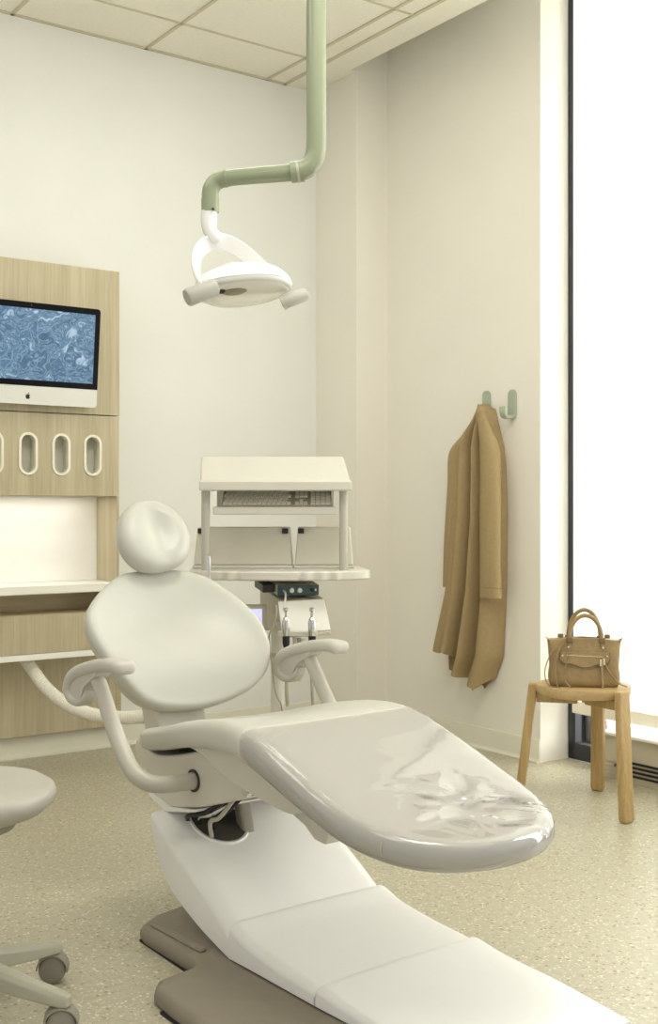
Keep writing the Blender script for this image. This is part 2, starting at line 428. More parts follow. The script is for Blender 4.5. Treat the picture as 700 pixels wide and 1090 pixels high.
# perimeter heater
ht = root('perimeter_heater', 'low white-topped convector heater with black slotted grille below the window shade', 'heater', RM @ Matrix.Translation((2.05, -3, 0)))
RL('cabinet', box(nb(), 1.972, 2.128, -6.5, -1.81, .0, .186), M_HEAT, ht, bevel=.003)
RL('top_cover', box(nb(), 1.955, 2.13, -6.5, -1.80, .187, .2), M_HEATT, ht, bevel=.003)
bm = nb()
for k in range(4):
    z = .028 + .018 * k; box(bm, 1.9665, 1.9735, -6.3, -1.93 if k < 4 else -1.9, z, z + .009)
RL('grille_slots', bm, M_BLACK, ht, smooth=False)
bm = nb()
for k in range(4):
    z = .024 + .018 * k; box(bm, 1.9655, 1.973, -1.93, -1.83, z, z + .003)
RL('panel_ribs', bm, M_HEAT, ht, smooth=False)
bm = nb(); cyl(bm, (1.9655, -1.88, .062), (1.9735, -1.88, .062), .006); RL('screw', bm, M_DARK, ht)

# ================================================================== WALL CABINET
XR = .474; YF = -.24
cb = root('wall_cabinet', 'pale oak wall unit with oval slots, lit niche and white counter', 'cabinet', RM @ Matrix.Translation((-.5, -.12, .5)))
RL('upper_panel', box(nb(), -2.2, XR, YF, -.005, 1.571, 2.235), M_WOOD, cb, bevel=.002)
# slotted dispenser fascia with real openings
slots = [-.415, -.266, -.117, .037, .190, .341]
SW, SH, ZC = .066, .168, 1.386
bm = nb()
zlo, zhi = 1.203, 1.567
def fas(x, z, y): return bm.verts.new((x, y, z))
xs = [-2.2] + [(a + b) / 2 for a, b in zip(slots, slots[1:])]; xs = [-2.2, -.49] + xs[1:] + [XR - .003]
for ci in range(len(xs) - 1):
    a, b = xs[ci], xs[ci + 1]
    cx = next((s for s in slots if a < s < b), None)
    if cx is None:
        box(bm, a, b, YF, YF + .02, zlo, zhi); continue
    hole = [(cx + p, ZC + q) for p, q in stadium(SW, SH, 12)]
    outer = []
    for px_, pz_ in hole:
        dx, dz = px_ - cx, pz_ - ZC
        if abs(dx) < 1e-6: dx = 1e-6
        k = min(((b if dx > 0 else a) - cx) / dx, 1e9)
        kz = ((zhi if dz > 0 else zlo) - ZC) / (dz if abs(dz) > 1e-6 else 1e-6)
        k = min(k, kz); outer.append((cx + dx * k, ZC + dz * k))
    for cor in ((a, zlo), (a, zhi), (b, zlo), (b, zhi)):
        j = min(range(len(outer)), key=lambda i: (outer[i][0] - cor[0]) ** 2 + (outer[i][1] - cor[1]) ** 2); outer[j] = cor
    quadstrip(bm, [[Vector((x, YF + .02, z)) for x, z in hole], [Vector((x, YF, z)) for x, z in hole], [Vector((x, YF, z)) for x, z in outer]], True, False)
box(bm, XR - .02, XR - .003, YF + .0005, -.005, zlo, zhi)
box(bm, -2.2, XR - .02, YF + .02, -.005, zlo, zlo + .018)
RL('slotted_panel', bm, M_WOOD, cb, smooth=False)
for cx in slots:
    out_, in_ = stadium(SW + .020, SH + .020, 14), stadium(SW - .002, SH - .002, 14)
    bm = nb()
    quadstrip(bm, [[(cx + a, YF + .02, ZC + b) for a, b in in_], [(cx + a, YF - .006, ZC + b) for a, b in in_],
                   [(cx + a, YF - .006, ZC + b) for a, b in out_], [(cx + a, YF - .0002, ZC + b) for a, b in out_]], True, False)
    t = RL('slot_ring', bm, M_TRIM, cb, angle=50)
    bm = nb(); ins = stadium(SW + .012, SH + .02, 14)
    quadstrip(bm, [[(cx + a, YF + .021, ZC + b) for a, b in ins], [(cx + a, YF + .075, ZC + b) for a, b in ins]], True, False)
    bm.faces.new([bm.verts.new((cx + a, YF + .075, ZC + b)) for a, b in ins])
    RL('slot_liner', bm, M_SLOT, cb, angle=50)
RL('niche_side_panel', box(nb(), .461, XR - .001, YF + .002, -.004, .806, 1.202), M_WOOD, cb, bevel=.001)
RL('niche_back', box(nb(), -2.2, .460, -.022, -.004, .806, 1.202), M_NICHE, cb, smooth=False)
bm = nb(); box(bm, -2.2, XR - .006, YF - .002, -.004, .765, .805); RL('counter', bm, M_SOLID, cb, bevel=.004)
bm = nb(); box(bm, -2.2, XR - .01, -.03, -.004, .50, .764); box(bm, .452, XR - .01, YF + .01, -.03, .665, .764); box(bm, -2.2, XR - .01, YF + .02, -.03, .668, .674)
RL('shelf_recess', bm, M_WOODD, cb, smooth=False)
RL('drawer_front', box(nb(), -2.2, XR - .008, YF, YF + .02, .505, .673), M_WOOD, cb, bevel=.001)
RL('lower_ledge', box(nb(), -2.2, XR - .006, YF - .004, -.004, .476, .503), M_SOLID, cb, bevel=.003)
RL('lower_panel', box(nb(), -2.2, .564, -.05, -.004, .108, .475), M_WOOD, cb, bevel=.001)
RL('side_strip', box(nb(), .546, .572, -.053, -.003, .106, .474), M_WOODD, cb, bevel=.001)
# under-cabinet strip light (lights the niche)
ul = bpy.data.lights.new('niche_light', 'AREA'); ul.shape = 'RECTANGLE'; ul.size = 1.0; ul.size_y = .06; ul.energy = 1.1; ul.color = (1, .97, .9)
uo = bpy.data.objects.new('niche_light', ul); COL.objects.link(uo); uo.matrix_world = RM @ Matrix.Translation((-.1, -.13, 1.198))

# computer
TM = RM @ Matrix.Translation((.012, -.32, 1.815)) @ Matrix.Rotation(math.radians(6), 4, 'X')
im = root('desktop_computer', 'all-in-one computer with blue marbled screen mounted on the oak wall unit', 'computer', TM)
def TL(name, bm, m, parent=im, Mx=None, **k):
    o = link(name, bm, m, parent, **k); o.matrix_world = TM; return o
W_, H_ = .643, .438
bm = nb(); prism(bm, rrect(W_, H_, .014), 0, .006, lambda a, b, h: Vector((a, h, b))); 
quadstrip(bm, [[Vector((a * k, y, b * k)) for a, b in rrect(W_, H_, .014)] for k, y in ((1, .006), (.97, .014), (.8, .028), (.45, .042), (.2, .046))])
TL('housing', bm, M_ALU)
ch = H_ / 2 - .075
bm = nb(); prism(bm, [(-W_ / 2, -ch + .005), (W_ / 2, -ch + .005)] + [(a, b) for a, b in rrect(W_, H_, .014) if b > 0], -.0015, .0, lambda a, b, h: Vector((a, h, b)))
TL('screen_bezel', bm, M_BEZEL, smooth=False)
scr = TL('screen', box(nb(), -.297, .297, -.0025, -.0014, -ch + .031, H_ / 2 - .027), M_SCREEN, smooth=False)
bm = nb(); cyl(bm, (0, -.0026, H_ / 2 - .013), (0, -.001, H_ / 2 - .013), .003); TL('webcam', bm, M_DARK)
apl = [(0, .32), (.12, .40), (.30, .42), (.48, .32), (.55, .18), (.42, .06), (.38, -.10), (.44, -.26), (.58, -.36), (.46, -.62), (.28, -.82), (.12, -.80), (0, -.75), (-.12, -.80), (-.28, -.82), (-.48, -.56), (-.60, -.20), (-.56, .16), (-.38, .38), (-.16, .40)]
bm = nb(); k = .0165
prism(bm, [(a * k, b * k - .183) for a, b in apl], -.0022, 0, lambda a, b, h: Vector((a, h, b)))
leaf = [(0, .48), (.04, .68), (.14, .84), (.28, .94), (.27, .74), (.16, .56)]
prism(bm, [(a * k, b * k - .183) for a, b in leaf], -.0022, 0, lambda a, b, h: Vector((a, h, b)))
TL('logo', bm, M_LOGO, smooth=False)
bm = nb(); box(bm, -.06, .06, .045, .088, -.08, .08); TL('wall_mount', bm, M_ALU, bevel=.003)

# hose from cabinet
pts = [Vector((at(26, 703, 5.2).x, 5.2, .473)), at(35, 713, 5.17), at(47, 730, 5.13), at(68, 748, 5.08), at(96, 760, 5.02), at(130, 764, 4.95), at(165, 762, 4.86), at(190, 761, 4.74), at(206, 775, 4.64), at(211, 810, 4.6), at(212, 838, 4.6)]
raw = catmull(pts, 30); pp = [raw[0]]; acc = 0
for a_, b_ in zip(raw, raw[1:]):
    L_ = (b_ - a_).length; k_ = 0.0
    while acc + L_ - k_ >= .003:
        k_ += .003 - acc; acc = 0; pp.append(a_.lerp(b_, k_ / L_))
    acc += L_ - k_
bm = nb(); rr = [.0275 + .0018 * math.sin(2 * PI * i / 4) for i in range(len(pp))]
prof = [(math.cos(2 * PI * k / 16), math.sin(2 * PI * k / 16)) for k in range(16)]
sweep(bm, pp, prof, Vector((0, -1, 0)), rr)
tag(link('suction_hose', bm, M_HOSE, angle=60), 'white ribbed hose sagging from under the oak cabinet behind the chair', 'hose')

# ================================================================== HOOKS AND COAT
def WP(d, y, z): return Vector((1.954 - d, y, z))
def hook(yc, ztop, label, q=1.0):
    hr = root('coat_hook', label, 'hook', RM @ Matrix.Translation((1.954, yc, ztop - .07)), 'green wall hooks')
    bm = nb(); prism(bm, [(a + yc, b + ztop - .069) for a, b in stadium(.05, .138)], .0005, .012, lambda a, b, h: WP(h, a, b))
    RL('back_plate', bm, M_SAGEH, hr, bevel=.003)
    bm = nb(); z = ztop - .125
    path = catmull([WP(.008, yc, z + .005), WP(.03, yc, z - .006), WP(.055 * q, yc, z - .004), WP(.064 * q, yc, z + .010), WP(.066 * q, yc, z + .025), WP(.066 * q, yc, z + .042)], 6)
    sweep(bm, path, [(a, b) for a, b in rrect(.04, .012, .005)], Vector((1, 0, 0)))
    RL('prong', bm, M_SAGEH, hr)
    return hr
hook(-1.121, 1.703, 'sage green wall hook that the camel coat hangs from', .62)
hook(-1.292, 1.695, 'empty sage green wall hook to the right of the hanging coat')

ct = root('coat', 'long camel wool coat hanging from the wall hook', 'coat', RM @ Matrix.Translation((1.95, -1.08, 1.0)))
def coat_panel(name, left, right, hem, depth, folds, m=M_COAT, amp=1.0, nu=60, nv=70, base=.018, hemfn=None, top=1.632):
    """left/right: tables z->y of silhouette; folds(a,t)->0..1 relief"""
    bm = nb(); rows = []
    for j in range(nv + 1):
        row = []
        for i in range(nu + 1):
            a = i / nu
            zb = hemfn(a); t = j / nv; tp = top - .022 * (2 * a - 1) ** 2; z = tp + (zb - tp) * t
            yl, yr = interp(left, z), interp(right, z)
            y = yl + (yr - yl) * a
            row.append((a, t, y, z, base + depth(t) * folds(a, t)))
        rows.append(row)
    edge = lambda a: min(1, (min(a, 1 - a) / .06)) ** .5
    fr = [[WP(.006 + (d) * edge(a), y, z) for a, t, y, z, d in r] for r in rows]
    bk = [[WP(.004 + .25 * d * edge(a) - (.0), y, z + .003) for a, t, y, z, d in r] for r in rows]
    loops = [f + b[::-1] for f, b in zip(fr, bk)]
    quadstrip(bm, loops, True, True)
    return RL(name, bm, m, ct, angle=80)
def g_(x, c, s): return math.exp(-((x - c) / s) ** 2)
LB = [(.30, -.80), (.47, -.83), (.60, -.87), (.75, -.915), (1.1, -.955), (1.38, -.965), (1.43, -.975), (1.50, -1.03), (1.56, -1.09), (1.60, -1.125), (1.62, -1.145), (1.64, -1.16)]
RB = [(.30, -1.17), (.36, -1.19), (.45, -1.235), (.75, -1.255), (1.1, -1.262), (1.34, -1.25), (1.42, -1.24), (1.50, -1.215), (1.58, -1.19), (1.61, -1.18), (1.64, -1.165)]
def sstep(x, a, b):
    t = max(0, min(1, (x - a) / (b - a))); return t * t * (3 - 2 * t)
def body_folds(a, t):
    v1, v2 = .47 - .04 * t, .70 - .04 * t                  # two sharp valleys between three soft ridges
    v = .35 + .45 * g_(a, .12, .12) + .75 * g_(a, .34, .12)
    v = v * (1 - sstep(a, v1 - .05, v1)) + (.25 + .75 * g_(a, .60 - .03 * t, .09)) * sstep(a, v1 - .02, v1 + .04) * (1 - sstep(a, v2 - .05, v2 + .01)) + (.30 + .5 * g_(a, .84, .12)) * sstep(a, v2 - .02, v2 + .05)
    top = 1.0 - sstep(t, 0.02, .14)
    v = v * (1 - top) + (.9 - 1.6 * (a - .5) ** 2) * top
    return max(.12, v)
def hem_body(a):
    if a < .36: return .462 - .015 * math.sin(a * 8)
    if a < .48: 
        k = (a - .36) / .12; return .458 - .085 * (k * k * (3 - 2 * k))
    return .373 - .085 * ((a - .48) / .52) ** .8 if a < .9 else .373 - .082 + (a - .9) * .6
coat_panel('coat_body', LB, RB, 0, lambda t: .085 + .035 * t, body_folds, hemfn=hem_body)
# inner back panel seen under the front hem
LB2 = [(.3, -.875), (.5, -.86), (1.0, -.93)]; RB2 = [(.3, -1.05), (.5, -1.07), (1.0, -1.14)]
coat_panel('coat_lining', LB2, RB2, 0, lambda t: .02, lambda a, t: .6 + .4 * math.sin(7 * a), m=M_COATL, hemfn=lambda a: .36 - .03 * a, top=.95, nu=24, nv=20, base=.01)
# sleeves
def sleeve(name, pts, ws, hem_label=None):
    bm = nb(); P = catmull(pts, 10); n = len(P); rows = []
    for i, p in enumerate(P):
        t = i / (n - 1); k = t * (len(ws) - 1); a = min(int(k), len(ws) - 2); w_ = ws[a] + (ws[a + 1] - ws[a]) * (k - a)
        d = min(.034, w_ * .62)
        cuff = 1.0
        row = []
        for q in range(24):
            an = 2 * PI * q / 24; rr_ = 1 + .05 * math.sin(3 * an + 6 * t)
            row.append(WP(p.x + d * math.sin(an) * rr_, p.y + w_ * math.cos(an) * rr_ * cuff, p.z))
        rows.append(row)
    quadstrip(bm, rows)
    o = RL(name, bm, M_COAT, ct, angle=80)
    # cuff stitch band
    bm = nb(); rows = []
    for dz in (.045, .049):
        rows.append([WP(P[-1].x + (min(.034, ws[-1] * .62) + .0012) * math.sin(2 * PI * q / 24), P[-1].y + (ws[-1] + .0012) * math.cos(2 * PI * q / 24), P[-1].z + dz) for q in range(24)])
    quadstrip(bm, rows, True, False)
    s = RL('cuff_seam', bm, M_COATL, o); return o
sleeve('sleeve', [(.06, -1.14, 1.60), (.07, -1.075, 1.50), (.075, -.990, 1.41), (.075, -.980, 1.25), (.075, -.962, 1.0), (.07, -.940, .765)], [.015, .04, .05, .05, .052, .046])
sleeve('sleeve', [(.085, -1.165, 1.59), (.10, -1.215, 1.50), (.11, -1.25, 1.40), (.115, -1.258, 1.2), (.113, -1.258, .95), (.11, -1.262, .735)], [.02, .04, .058, .06, .058, .064])

# ================================================================== WOODEN STOOL + BAG
SX, SY = .985, 4.50
st = root('wooden_stool', 'three-legged round oak stool with a handbag on it', 'stool', Matrix.Translation((SX, SY, 0)))
SM = Matrix.Translation((SX, SY, 0))
def SL(name, bm, m, parent=st, **k):
    o = link(name, bm, m, parent, **k); o.matrix_world = SM; return o
bm = nb(); lathe(bm, [(0.0001, .425), (.162, .425), (.176, .428), (.181, .437), (.181, .456), (.178, .463), (.171, .4645), (.0001, .461)], 64)
SL('seat', bm, M_OAKT, angle=40)
for fx, fy, tx, ty in ((.098, -.275, .108, -.172), (.105, .205, .098, .165), (-.235, .065, -.183, .05)):
    an = math.atan2(ty, tx); c, s = math.cos(an), math.sin(an)
    def leg_pt(r, t_, z): return Vector((c * r - s * t_, s * r + c * t_, z))
    bm = nb(); rows = []
    for z, cx, cy in ((0.0, fx, fy), (.012, fx, fy), (.462, tx, ty)):
        k = .8 if z == 0 else 1
        w2, d2 = .026 * k, .017 * k
        rows.append([Vector((cx, cy, 0)) + leg_pt(x, y, z) for x, y in ((-d2, -w2), (d2, -w2), (d2, w2), (-d2, w2))])
    quadstrip(bm, rows)
    lg = SL('leg', bm, M_OAK, bevel=.006, seg=3)
    bm = nb(); prism(bm, [(.02, .388), (.178, .388), (.178, .424), (.02, .424)], -.012, .012, lambda x, z, h: leg_pt(x, h, z))
    SL('seat_rail', bm, M_OAK, bevel=.002)

BX, BY, BZ = (621 - 350) / F * 4.47, 4.47, .464
BM_ = Matrix.Translation((BX, BY, BZ)) @ Matrix.Rotation(math.radians(-8), 4, 'Z') @ Matrix.Diagonal((1.04, 1.0, 1.12, 1))
bg_ = root('handbag', 'small bronze leather handbag with two handles standing on the oak stool', 'handbag', BM_)
def BL(name, bm, m, parent=bg_, **k):
    o = link(name, bm, m, parent, **k); o.matrix_world = BM_; return o
bm = nb(); rows = []
for i in range(15):
    t = i / 14; z = .162 * t
    hw = .122 + .008 * (1 - t) * math.sin(PI * min(1, t * 2.2 + .1)) + .012 * t ** 1.5; hd = .058 - .026 * t + .004 * math.sin(PI * t)
    if i == 0: hw -= .008; hd -= .008
    row = []
    for k in range(56):
        a = 2 * PI * k / 56; c, s = math.cos(a), math.sin(a)
        e = .35
        x = hw * (abs(c) ** e) * (1 if c > 0 else -1); y = hd * (abs(s) ** e) * (1 if s > 0 else -1)
        y += .004 * math.sin(x * 60 + 3 * t) * (1 if s > 0 else -1) * math.sin(PI * t)
        z2 = z + (.004 * math.cos(x / hw * PI) if i == 14 else 0)
        row.append((x, y, z2))
    rows.append(row)
quadstrip(bm, rows); BL('body', bm, M_BAG, angle=70)
bm = nb(); 
for sx in (-1, 1):   # side gussets flaps
    pts = [(sx * .128, -.03, .158), (sx * .14, 0, .166), (sx * .128, .03, .158), (sx * .122, 0, .12)]
    bm = nb(); quadstrip(bm, [[Vector(p) for p in pts], [Vector(p) + Vector((sx * .003, 0, 0)) for p in pts]])
    BL('gusset', bm, M_BAGD)
def bag_front(x, z, off=.0): 
    t = z / .162; return -(.058 - .026 * t + .004 * math.sin(PI * t)) - .004 * math.sin(x * 60 + 3 * t) * 0 - .004 - off
# front pocket flap
bm = nb(); pk = [(-.088, .118), (-.09, .095), (-.078, .083), (-.04, .078), (-.02, .070), (0, .068), (.02, .070), (.04, .078), (.078, .083), (.09, .095), (.088, .118)]
quadstrip(bm, [[(x, bag_front(x, z, .001), z) for x, z in pk], [(x * .99, bag_front(x, z, .005), z) for x, z in pk]])
BL('front_pocket', bm, M_BAG, bevel=.001)
bm = nb(); tube(bm, [(x, bag_front(x, z, .0045), z) for x, z in catmull_2d] if False else [(x, bag_front(x, z, .005), z) for x, z in [(p.x, p.y) for p in catmull([(a, b, 0) for a, b in pk[:]], 5)]], .0014, 6)
BL('pocket_piping', bm, M_BAGD)
bm = nb(); tube(bm, [(-.065, bag_front(0, .108, .006), .108), (.065, bag_front(0, .104, .006), .104)], .0022, 8); BL('zipper', bm, M_BRASS)
for sx in (-.08, -.062, .08): 
    bm = nb(); lathe(bm, [(.0001, -.0), (.0045, 0), (.0035, .003), (.0001, .004)], 12, Matrix.Translation((sx, bag_front(0, .107, .004), .107)) @ Matrix.Rotation(PI / 2, 4, 'X')); BL('stud', bm, M_BRASS)
for sx in (-.058, .066):
    bm = nb(); lathe(bm, [(.0001, -.0), (.005, 0), (.004, .003), (.0001, .004)], 12, Matrix.Translation((sx, bag_front(0, .135, .004), .135)) @ Matrix.Rotation(PI / 2, 4, 'X')); BL('stud', bm, M_BRASS)
for yy, hh in ((-.036, .112), (.036, .128)):
    bm = nb(); pts = [(-.055, yy, .135)] + [(.004 - .058 * math.cos(a), yy * (1 - .3 * math.sin(a)), .165 + (hh - .035) * math.sin(a)) for a in [PI * k / 16 for k in range(17)]] + [(.063, yy, .135)]
    tube(bm, pts, .0075, 10, up=Vector((0, 1, 0))); h = BL('handle', bm, M_BAG)
    for sx in (-.054, .062):
        bm = nb(); box(bm, sx - .012, sx + .012, yy - .010, yy + .010, .150, .168); c_ = BL('handle_tab', bm, M_BAGD, h, bevel=.003)
for sx in (-.085, .085):
    bm = nb(); box(bm, sx - .010, sx + .010, -.008, .008, .163, .176); BL('top_buckle', bm, M_BAGD, bevel=.003)
def strap(pts, r=.0024, m=M_BAG):
    bm = nb(); tube(bm, catmull(pts, 8), r, 6); BL('tassel', bm, m)
fz = lambda x, z, o=.008: (x, bag_front(x, z, o), z)
strap([fz(-.075, .15), fz(-.095, .12), fz(-.108, .06, .014), fz(-.10, .01, .012), (-.10, -.075, .001)], .0035)
strap([fz(-.10, .14), (-.125, -.06, .11), (-.145, -.06, .05), (-.13, -.07, .006), (-.09, -.09, .003)], .002)
strap([fz(-.055, .135), fz(-.06, .10), fz(-.075, .05), fz(-.07, .02, .012), (-.05, -.085, .003)])
strap([fz(.062, .10), fz(.060, .05), fz(.063, .01), (.062, -.072, .002)], .0045)
strap([fz(.066, .09), fz(.09, .05), fz(.118, .02, .012), (.15, -.05, .004)], .0028)
strap([(.135, .0, .16), (.150, -.01, .13), (.14, -.02, .09), (.128, -.03, .075)], .0026, M_TRIM)
bm = nb(); box(bm, .052, .060, bag_front(0, .085, .013), bag_front(0, .085, .009), .074, .096); box(bm, .064, .071, bag_front(0, .085, .013), bag_front(0, .085, .009), .078, .10); BL('luggage_tag', bm, M_BRASS, bevel=.001)

# ================================================================== OPERATOR STOOL (left)
QX, QY = -.828, 2.60
OM = Matrix.Translation((QX, QY, 0))
os_ = root('operator_stool', 'round white padded stool on a five-star caster base at left edge', 'stool', OM)
def OL(name, bm, m, parent=os_, **k):
    o = link(name, bm, m, parent, **k); o.matrix_world = OM; return o
bm = nb(); lathe(bm, [(.0001, .445), (.10, .448), (.15, .455), (.185, .468), (.206, .487), (.212, .503), (.207, .518), (.19, .529), (.16, .536), (.10, .540), (.0001, .541)], 64)
OL('seat', bm, M_STOOLV, angle=80)
bm = nb(); lathe(bm, [(.0001, .40), (.05, .405), (.12, .43), (.13, .447), (.0001, .447)], 40); OL('seat_pan', bm, M_CASTER)
bm = nb(); cyl(bm, (0, 0, .10), (0, 0, .42), .025); OL('column', bm, M_CHROME)
bm = nb(); lathe(bm, [(.0001, .085), (.045, .085), (.048, .12), (.035, .17), (.0001, .17)], 32); OL('hub', bm, M_STOOLG)
a0 = math.atan2(2.80 - QY, -.676 - QX)
for k in range(5):
    a = a0 - k * 2 * PI / 5; c, s = math.cos(a), math.sin(a)
    def lp(r, t_, z): return Vector((c * r - s * t_, s * r + c * t_, z))
    bm = nb(); rows = []
    for r, w_, zt, h_ in ((.02, .026, .150, .05), (.10, .024, .135, .045), (.20, .020, .113, .036), (.265, .017, .100, .030), (.283, .012, .094, .024)):
        rows.append([lp(r, y, z) for y, z in ((-w_, zt - h_), (w_, zt - h_), (w_, zt - .010), (w_ * .6, zt), (-w_ * .6, zt), (-w_, zt - .010))])
    quadstrip(bm, rows); lg = OL('leg', bm, M_STOOLG, bevel=.003)
    ca = .12 if k == 0 else a + .5 * k
    cr = Matrix.Translation((c * .262 , s * .262, .0)) @ Matrix.Rotation(ca, 4, 'Z')
    cs = OL('caster', lathe(nb(), [(.0001, -.020), (.022, -.020), (.031, -.016), (.033, -.006), (.029, -.003), (.029, .003), (.033, .006), (.031, .016), (.022, .020), (.0001, .020)], 28, cr @ Matrix.Translation((.0, 0, .033)) @ Matrix.Rotation(PI / 2, 4, 'X')), M_CASTER, lg)
    bm = nb(); rows = []
    for q in range(13):
        an = PI * (q / 12) * 1.0 - .1
        rows.append([cr @ Vector((math.cos(an) * r_, y, .033 + math.sin(an) * r_)) for r_, y in ((.0345, -.0225), (.038, -.0225), (.038, .0225), (.0345, .0225))])
    quadstrip(bm, rows); OL('caster_hood', bm, M_CASTER, lg)
    bm = nb(); cyl(bm, cr @ Vector((0, 0, .070)), cr @ Vector((0, 0, .082)), .007); OL('caster_stem', bm, M_CHROME, lg)

# ================================================================== CEILING LAMP
LY = 3.55
lp_ = root('dental_lamp', 'white dental lamp head on a bent sage green ceiling pole', 'lamp', Matrix.Translation(at(337, -50, LY)))
LM = Matrix.Identity(4)
def LL(name, bm, m, parent=lp_, **k):
    o = link(name, bm, m, parent, **k); o.matrix_world = LM; return o
ptop = at(336.5, 0, LY); ptop.z = CZ - .002
bend = [at(336.5, 120, LY), at(336.5, 150, LY), at(335, 166, LY), at(329, 177, LY), at(319, 182.5, LY)]
bm = nb(); tube(bm, [ptop] + catmull(bend, 8), .0305, 28, up=Vector((0, -1, 0))); LL('pole', bm, M_SAGE)
bm = nb(); lathe(bm, [(.0001, CZ - .03), (.06, CZ - .03), (.09, CZ - .012), (.09, CZ - .001), (.0001, CZ - .001)], 32, Matrix.Translation((ptop.x, ptop.y, 0))); LL('ceiling_flange', bm, M_SAGE)
arm = [at(322, 182, LY), at(300, 184.5, LY + .01), at(262, 187.5, LY + .03), at(243, 189.5, LY + .04), at(231, 193, LY + .05), at(224.5, 201, LY + .05), at(223.5, 212, LY + .05), at(223.5, 226, LY + .05)]
bm = nb(); tube(bm, catmull(arm, 8), [.0270, .0262, .0255, .0262, .0262, .0262, .0262], 28, up=Vector((0, -1, 0))); ar = LL('arm', bm, M_SAGE)
bm = nb(); tube(bm, [at(323, 182, LY), at(309, 183.6, LY)], .0325, 28); LL('joint_collar', bm, M_SAGE)
bm = nb(); tube(bm, [at(318, 182.4, LY), at(315.5, 182.8, LY)], .0338, 28); LL('joint_ring', bm, M_GREYH)
bm = nb(); tube(bm, [at(241, 189.5, LY + .04), at(239, 189.8, LY + .04)], .0285, 24); LL('arm_ring', bm, M_SAGE)
bm = nb(); tube(bm, [at(223.5, 212, LY + .05), at(223.5, 226, LY + .05)], .0275, 24); LL('arm_sleeve', bm, M_SAGE)
bm = nb(); q = at(226, 221, LY - .0); cyl(bm, q + Vector((0, .022, 0)), q + Vector((0, .014, 0)), .004); LL('screw', bm, M_DARK)
Y2 = LY + .05
bm = nb(); tube(bm, catmull([at(222.5, 225, Y2), at(222.5, 238, Y2), at(224, 246, Y2), at(229, 252, Y2), at(235, 257, Y2)], 8), [.026, .025, .022, .02, .018], 24, up=Vector((0, -1, 0))); LL('neck', bm, M_LAMPW)
# head (own tilted frame)
hc = at(259, 308, Y2)
HM = Matrix.Translation(hc) @ Matrix.Rotation(math.radians(-16), 4, 'Z') @ Matrix.Rotation(math.radians(-9), 4, 'X') @ Matrix.Rotation(math.radians(-6), 4, 'Y')
def shell(z_, k, n=56):
    pts = []
    for i in range(n):
        a = 2 * PI * i / n; c, s = math.cos(a), math.sin(a)
        x = .155 * k * (abs(c) ** .9) * (1 if c > 0 else -1); y = .115 * k * (abs(s) ** .85) * (1 if s > 0 else -1)
        y *= 1 - .10 * (x / .155)
        pts.append(Vector((x, y, z_)))
    return pts
bm = nb(); quadstrip(bm, [shell(-.012, .93), shell(-.008, .985), shell(.0, 1.0), shell(.008, .99), shell(.024, .95), shell(.042, .84), shell(.056, .68), shell(.066, .46), shell(.070, .2)])
def HL(name, bm, m, parent=lp_, **k):
    o = link(name, bm, m, parent, **k); o.matrix_world = HM; return o
hd = HL('lamp_head', bm, M_LAMPW, angle=60)
bm = nb(); quadstrip(bm, [shell(-.0135, .90), shell(-.020, .84), shell(-.026, .5), shell(-.027, .2)]); HL('lens', bm, M_LENS, hd, angle=60)
bm = nb(); quadstrip(bm, [[Vector((p.x, p.y, p.z)) for p in shell(-.0005, 1.004)], shell(.0015, 1.004)], True, False); HL('shell_seam', bm, M_GREYH, hd)
for cx, cy, rr_ in ((-.01, -.055, .040), (-.045, -.075, .012)):
    bm = nb(); lathe(bm, [(.0001, -.006), (rr_ * .7, -.006), (rr_, 0), (rr_, .01), (.0001, .01)], 24, Matrix.Translation((cx, cy, -.026)) @ Matrix.Scale(.55, 4, (0, 1, 0))); HL('lens_port', bm, M_CASTER if rr_ > .02 else M_DARK, hd)
bm = nb(); quadstrip(bm, [[Vector((p.x * .42 - .01, p.y * .5, .068 + dz - abs(p.x) * .07)) for p in shell(0, 1)] for dz in (-.012, .004)]); HL('top_cap', bm, M_LAMPW, hd, bevel=.003)
# yoke band
ya = [at(218, 305, Y2 - .05), at(212, 297, Y2 - .055), at(208.5, 283, Y2 - .05), at(211, 269, Y2 - .03), at(220, 260, Y2), at(234, 257, Y2 + .02), at(249, 262, Y2 + .04), at(264, 273, Y2 + .06), at(279, 287, Y2 + .08)]
bm = nb(); sweep(bm, catmull(ya, 8), rrect(.052, .012, .005), Vector((-1, 0, .2))); LL('yoke', bm, M_LAMPW)
for (p, q, nm) in (((198.5, 317, Y2 - .14), (230, 305, Y2 - .10), 1), ((301, 322, Y2 - .04), (326, 313, Y2 - .02), 2)):
    a, b = at(*p), at(*q); bm = nb()
    tube(bm, [a, a + (b - a) * .06, a + (b - a) * .94, b], [.024, .028, .026, .021] if nm == 1 else [.020, .022, .020, .017], 24); LL('grip', bm, M_GREYH)
bm = nb(); tube(bm, [at(300, 323, Y2 - .04), at(303, 321.5, Y2 - .04)], .0225, 20); LL('grip_collar', bm, M_DEV)
bm = nb(); tube(bm, [at(212, 310, Y2 - .06), at(226, 304, Y2 - .05)], .02, 20); LL('yoke_pivot', bm, M_GREYH)

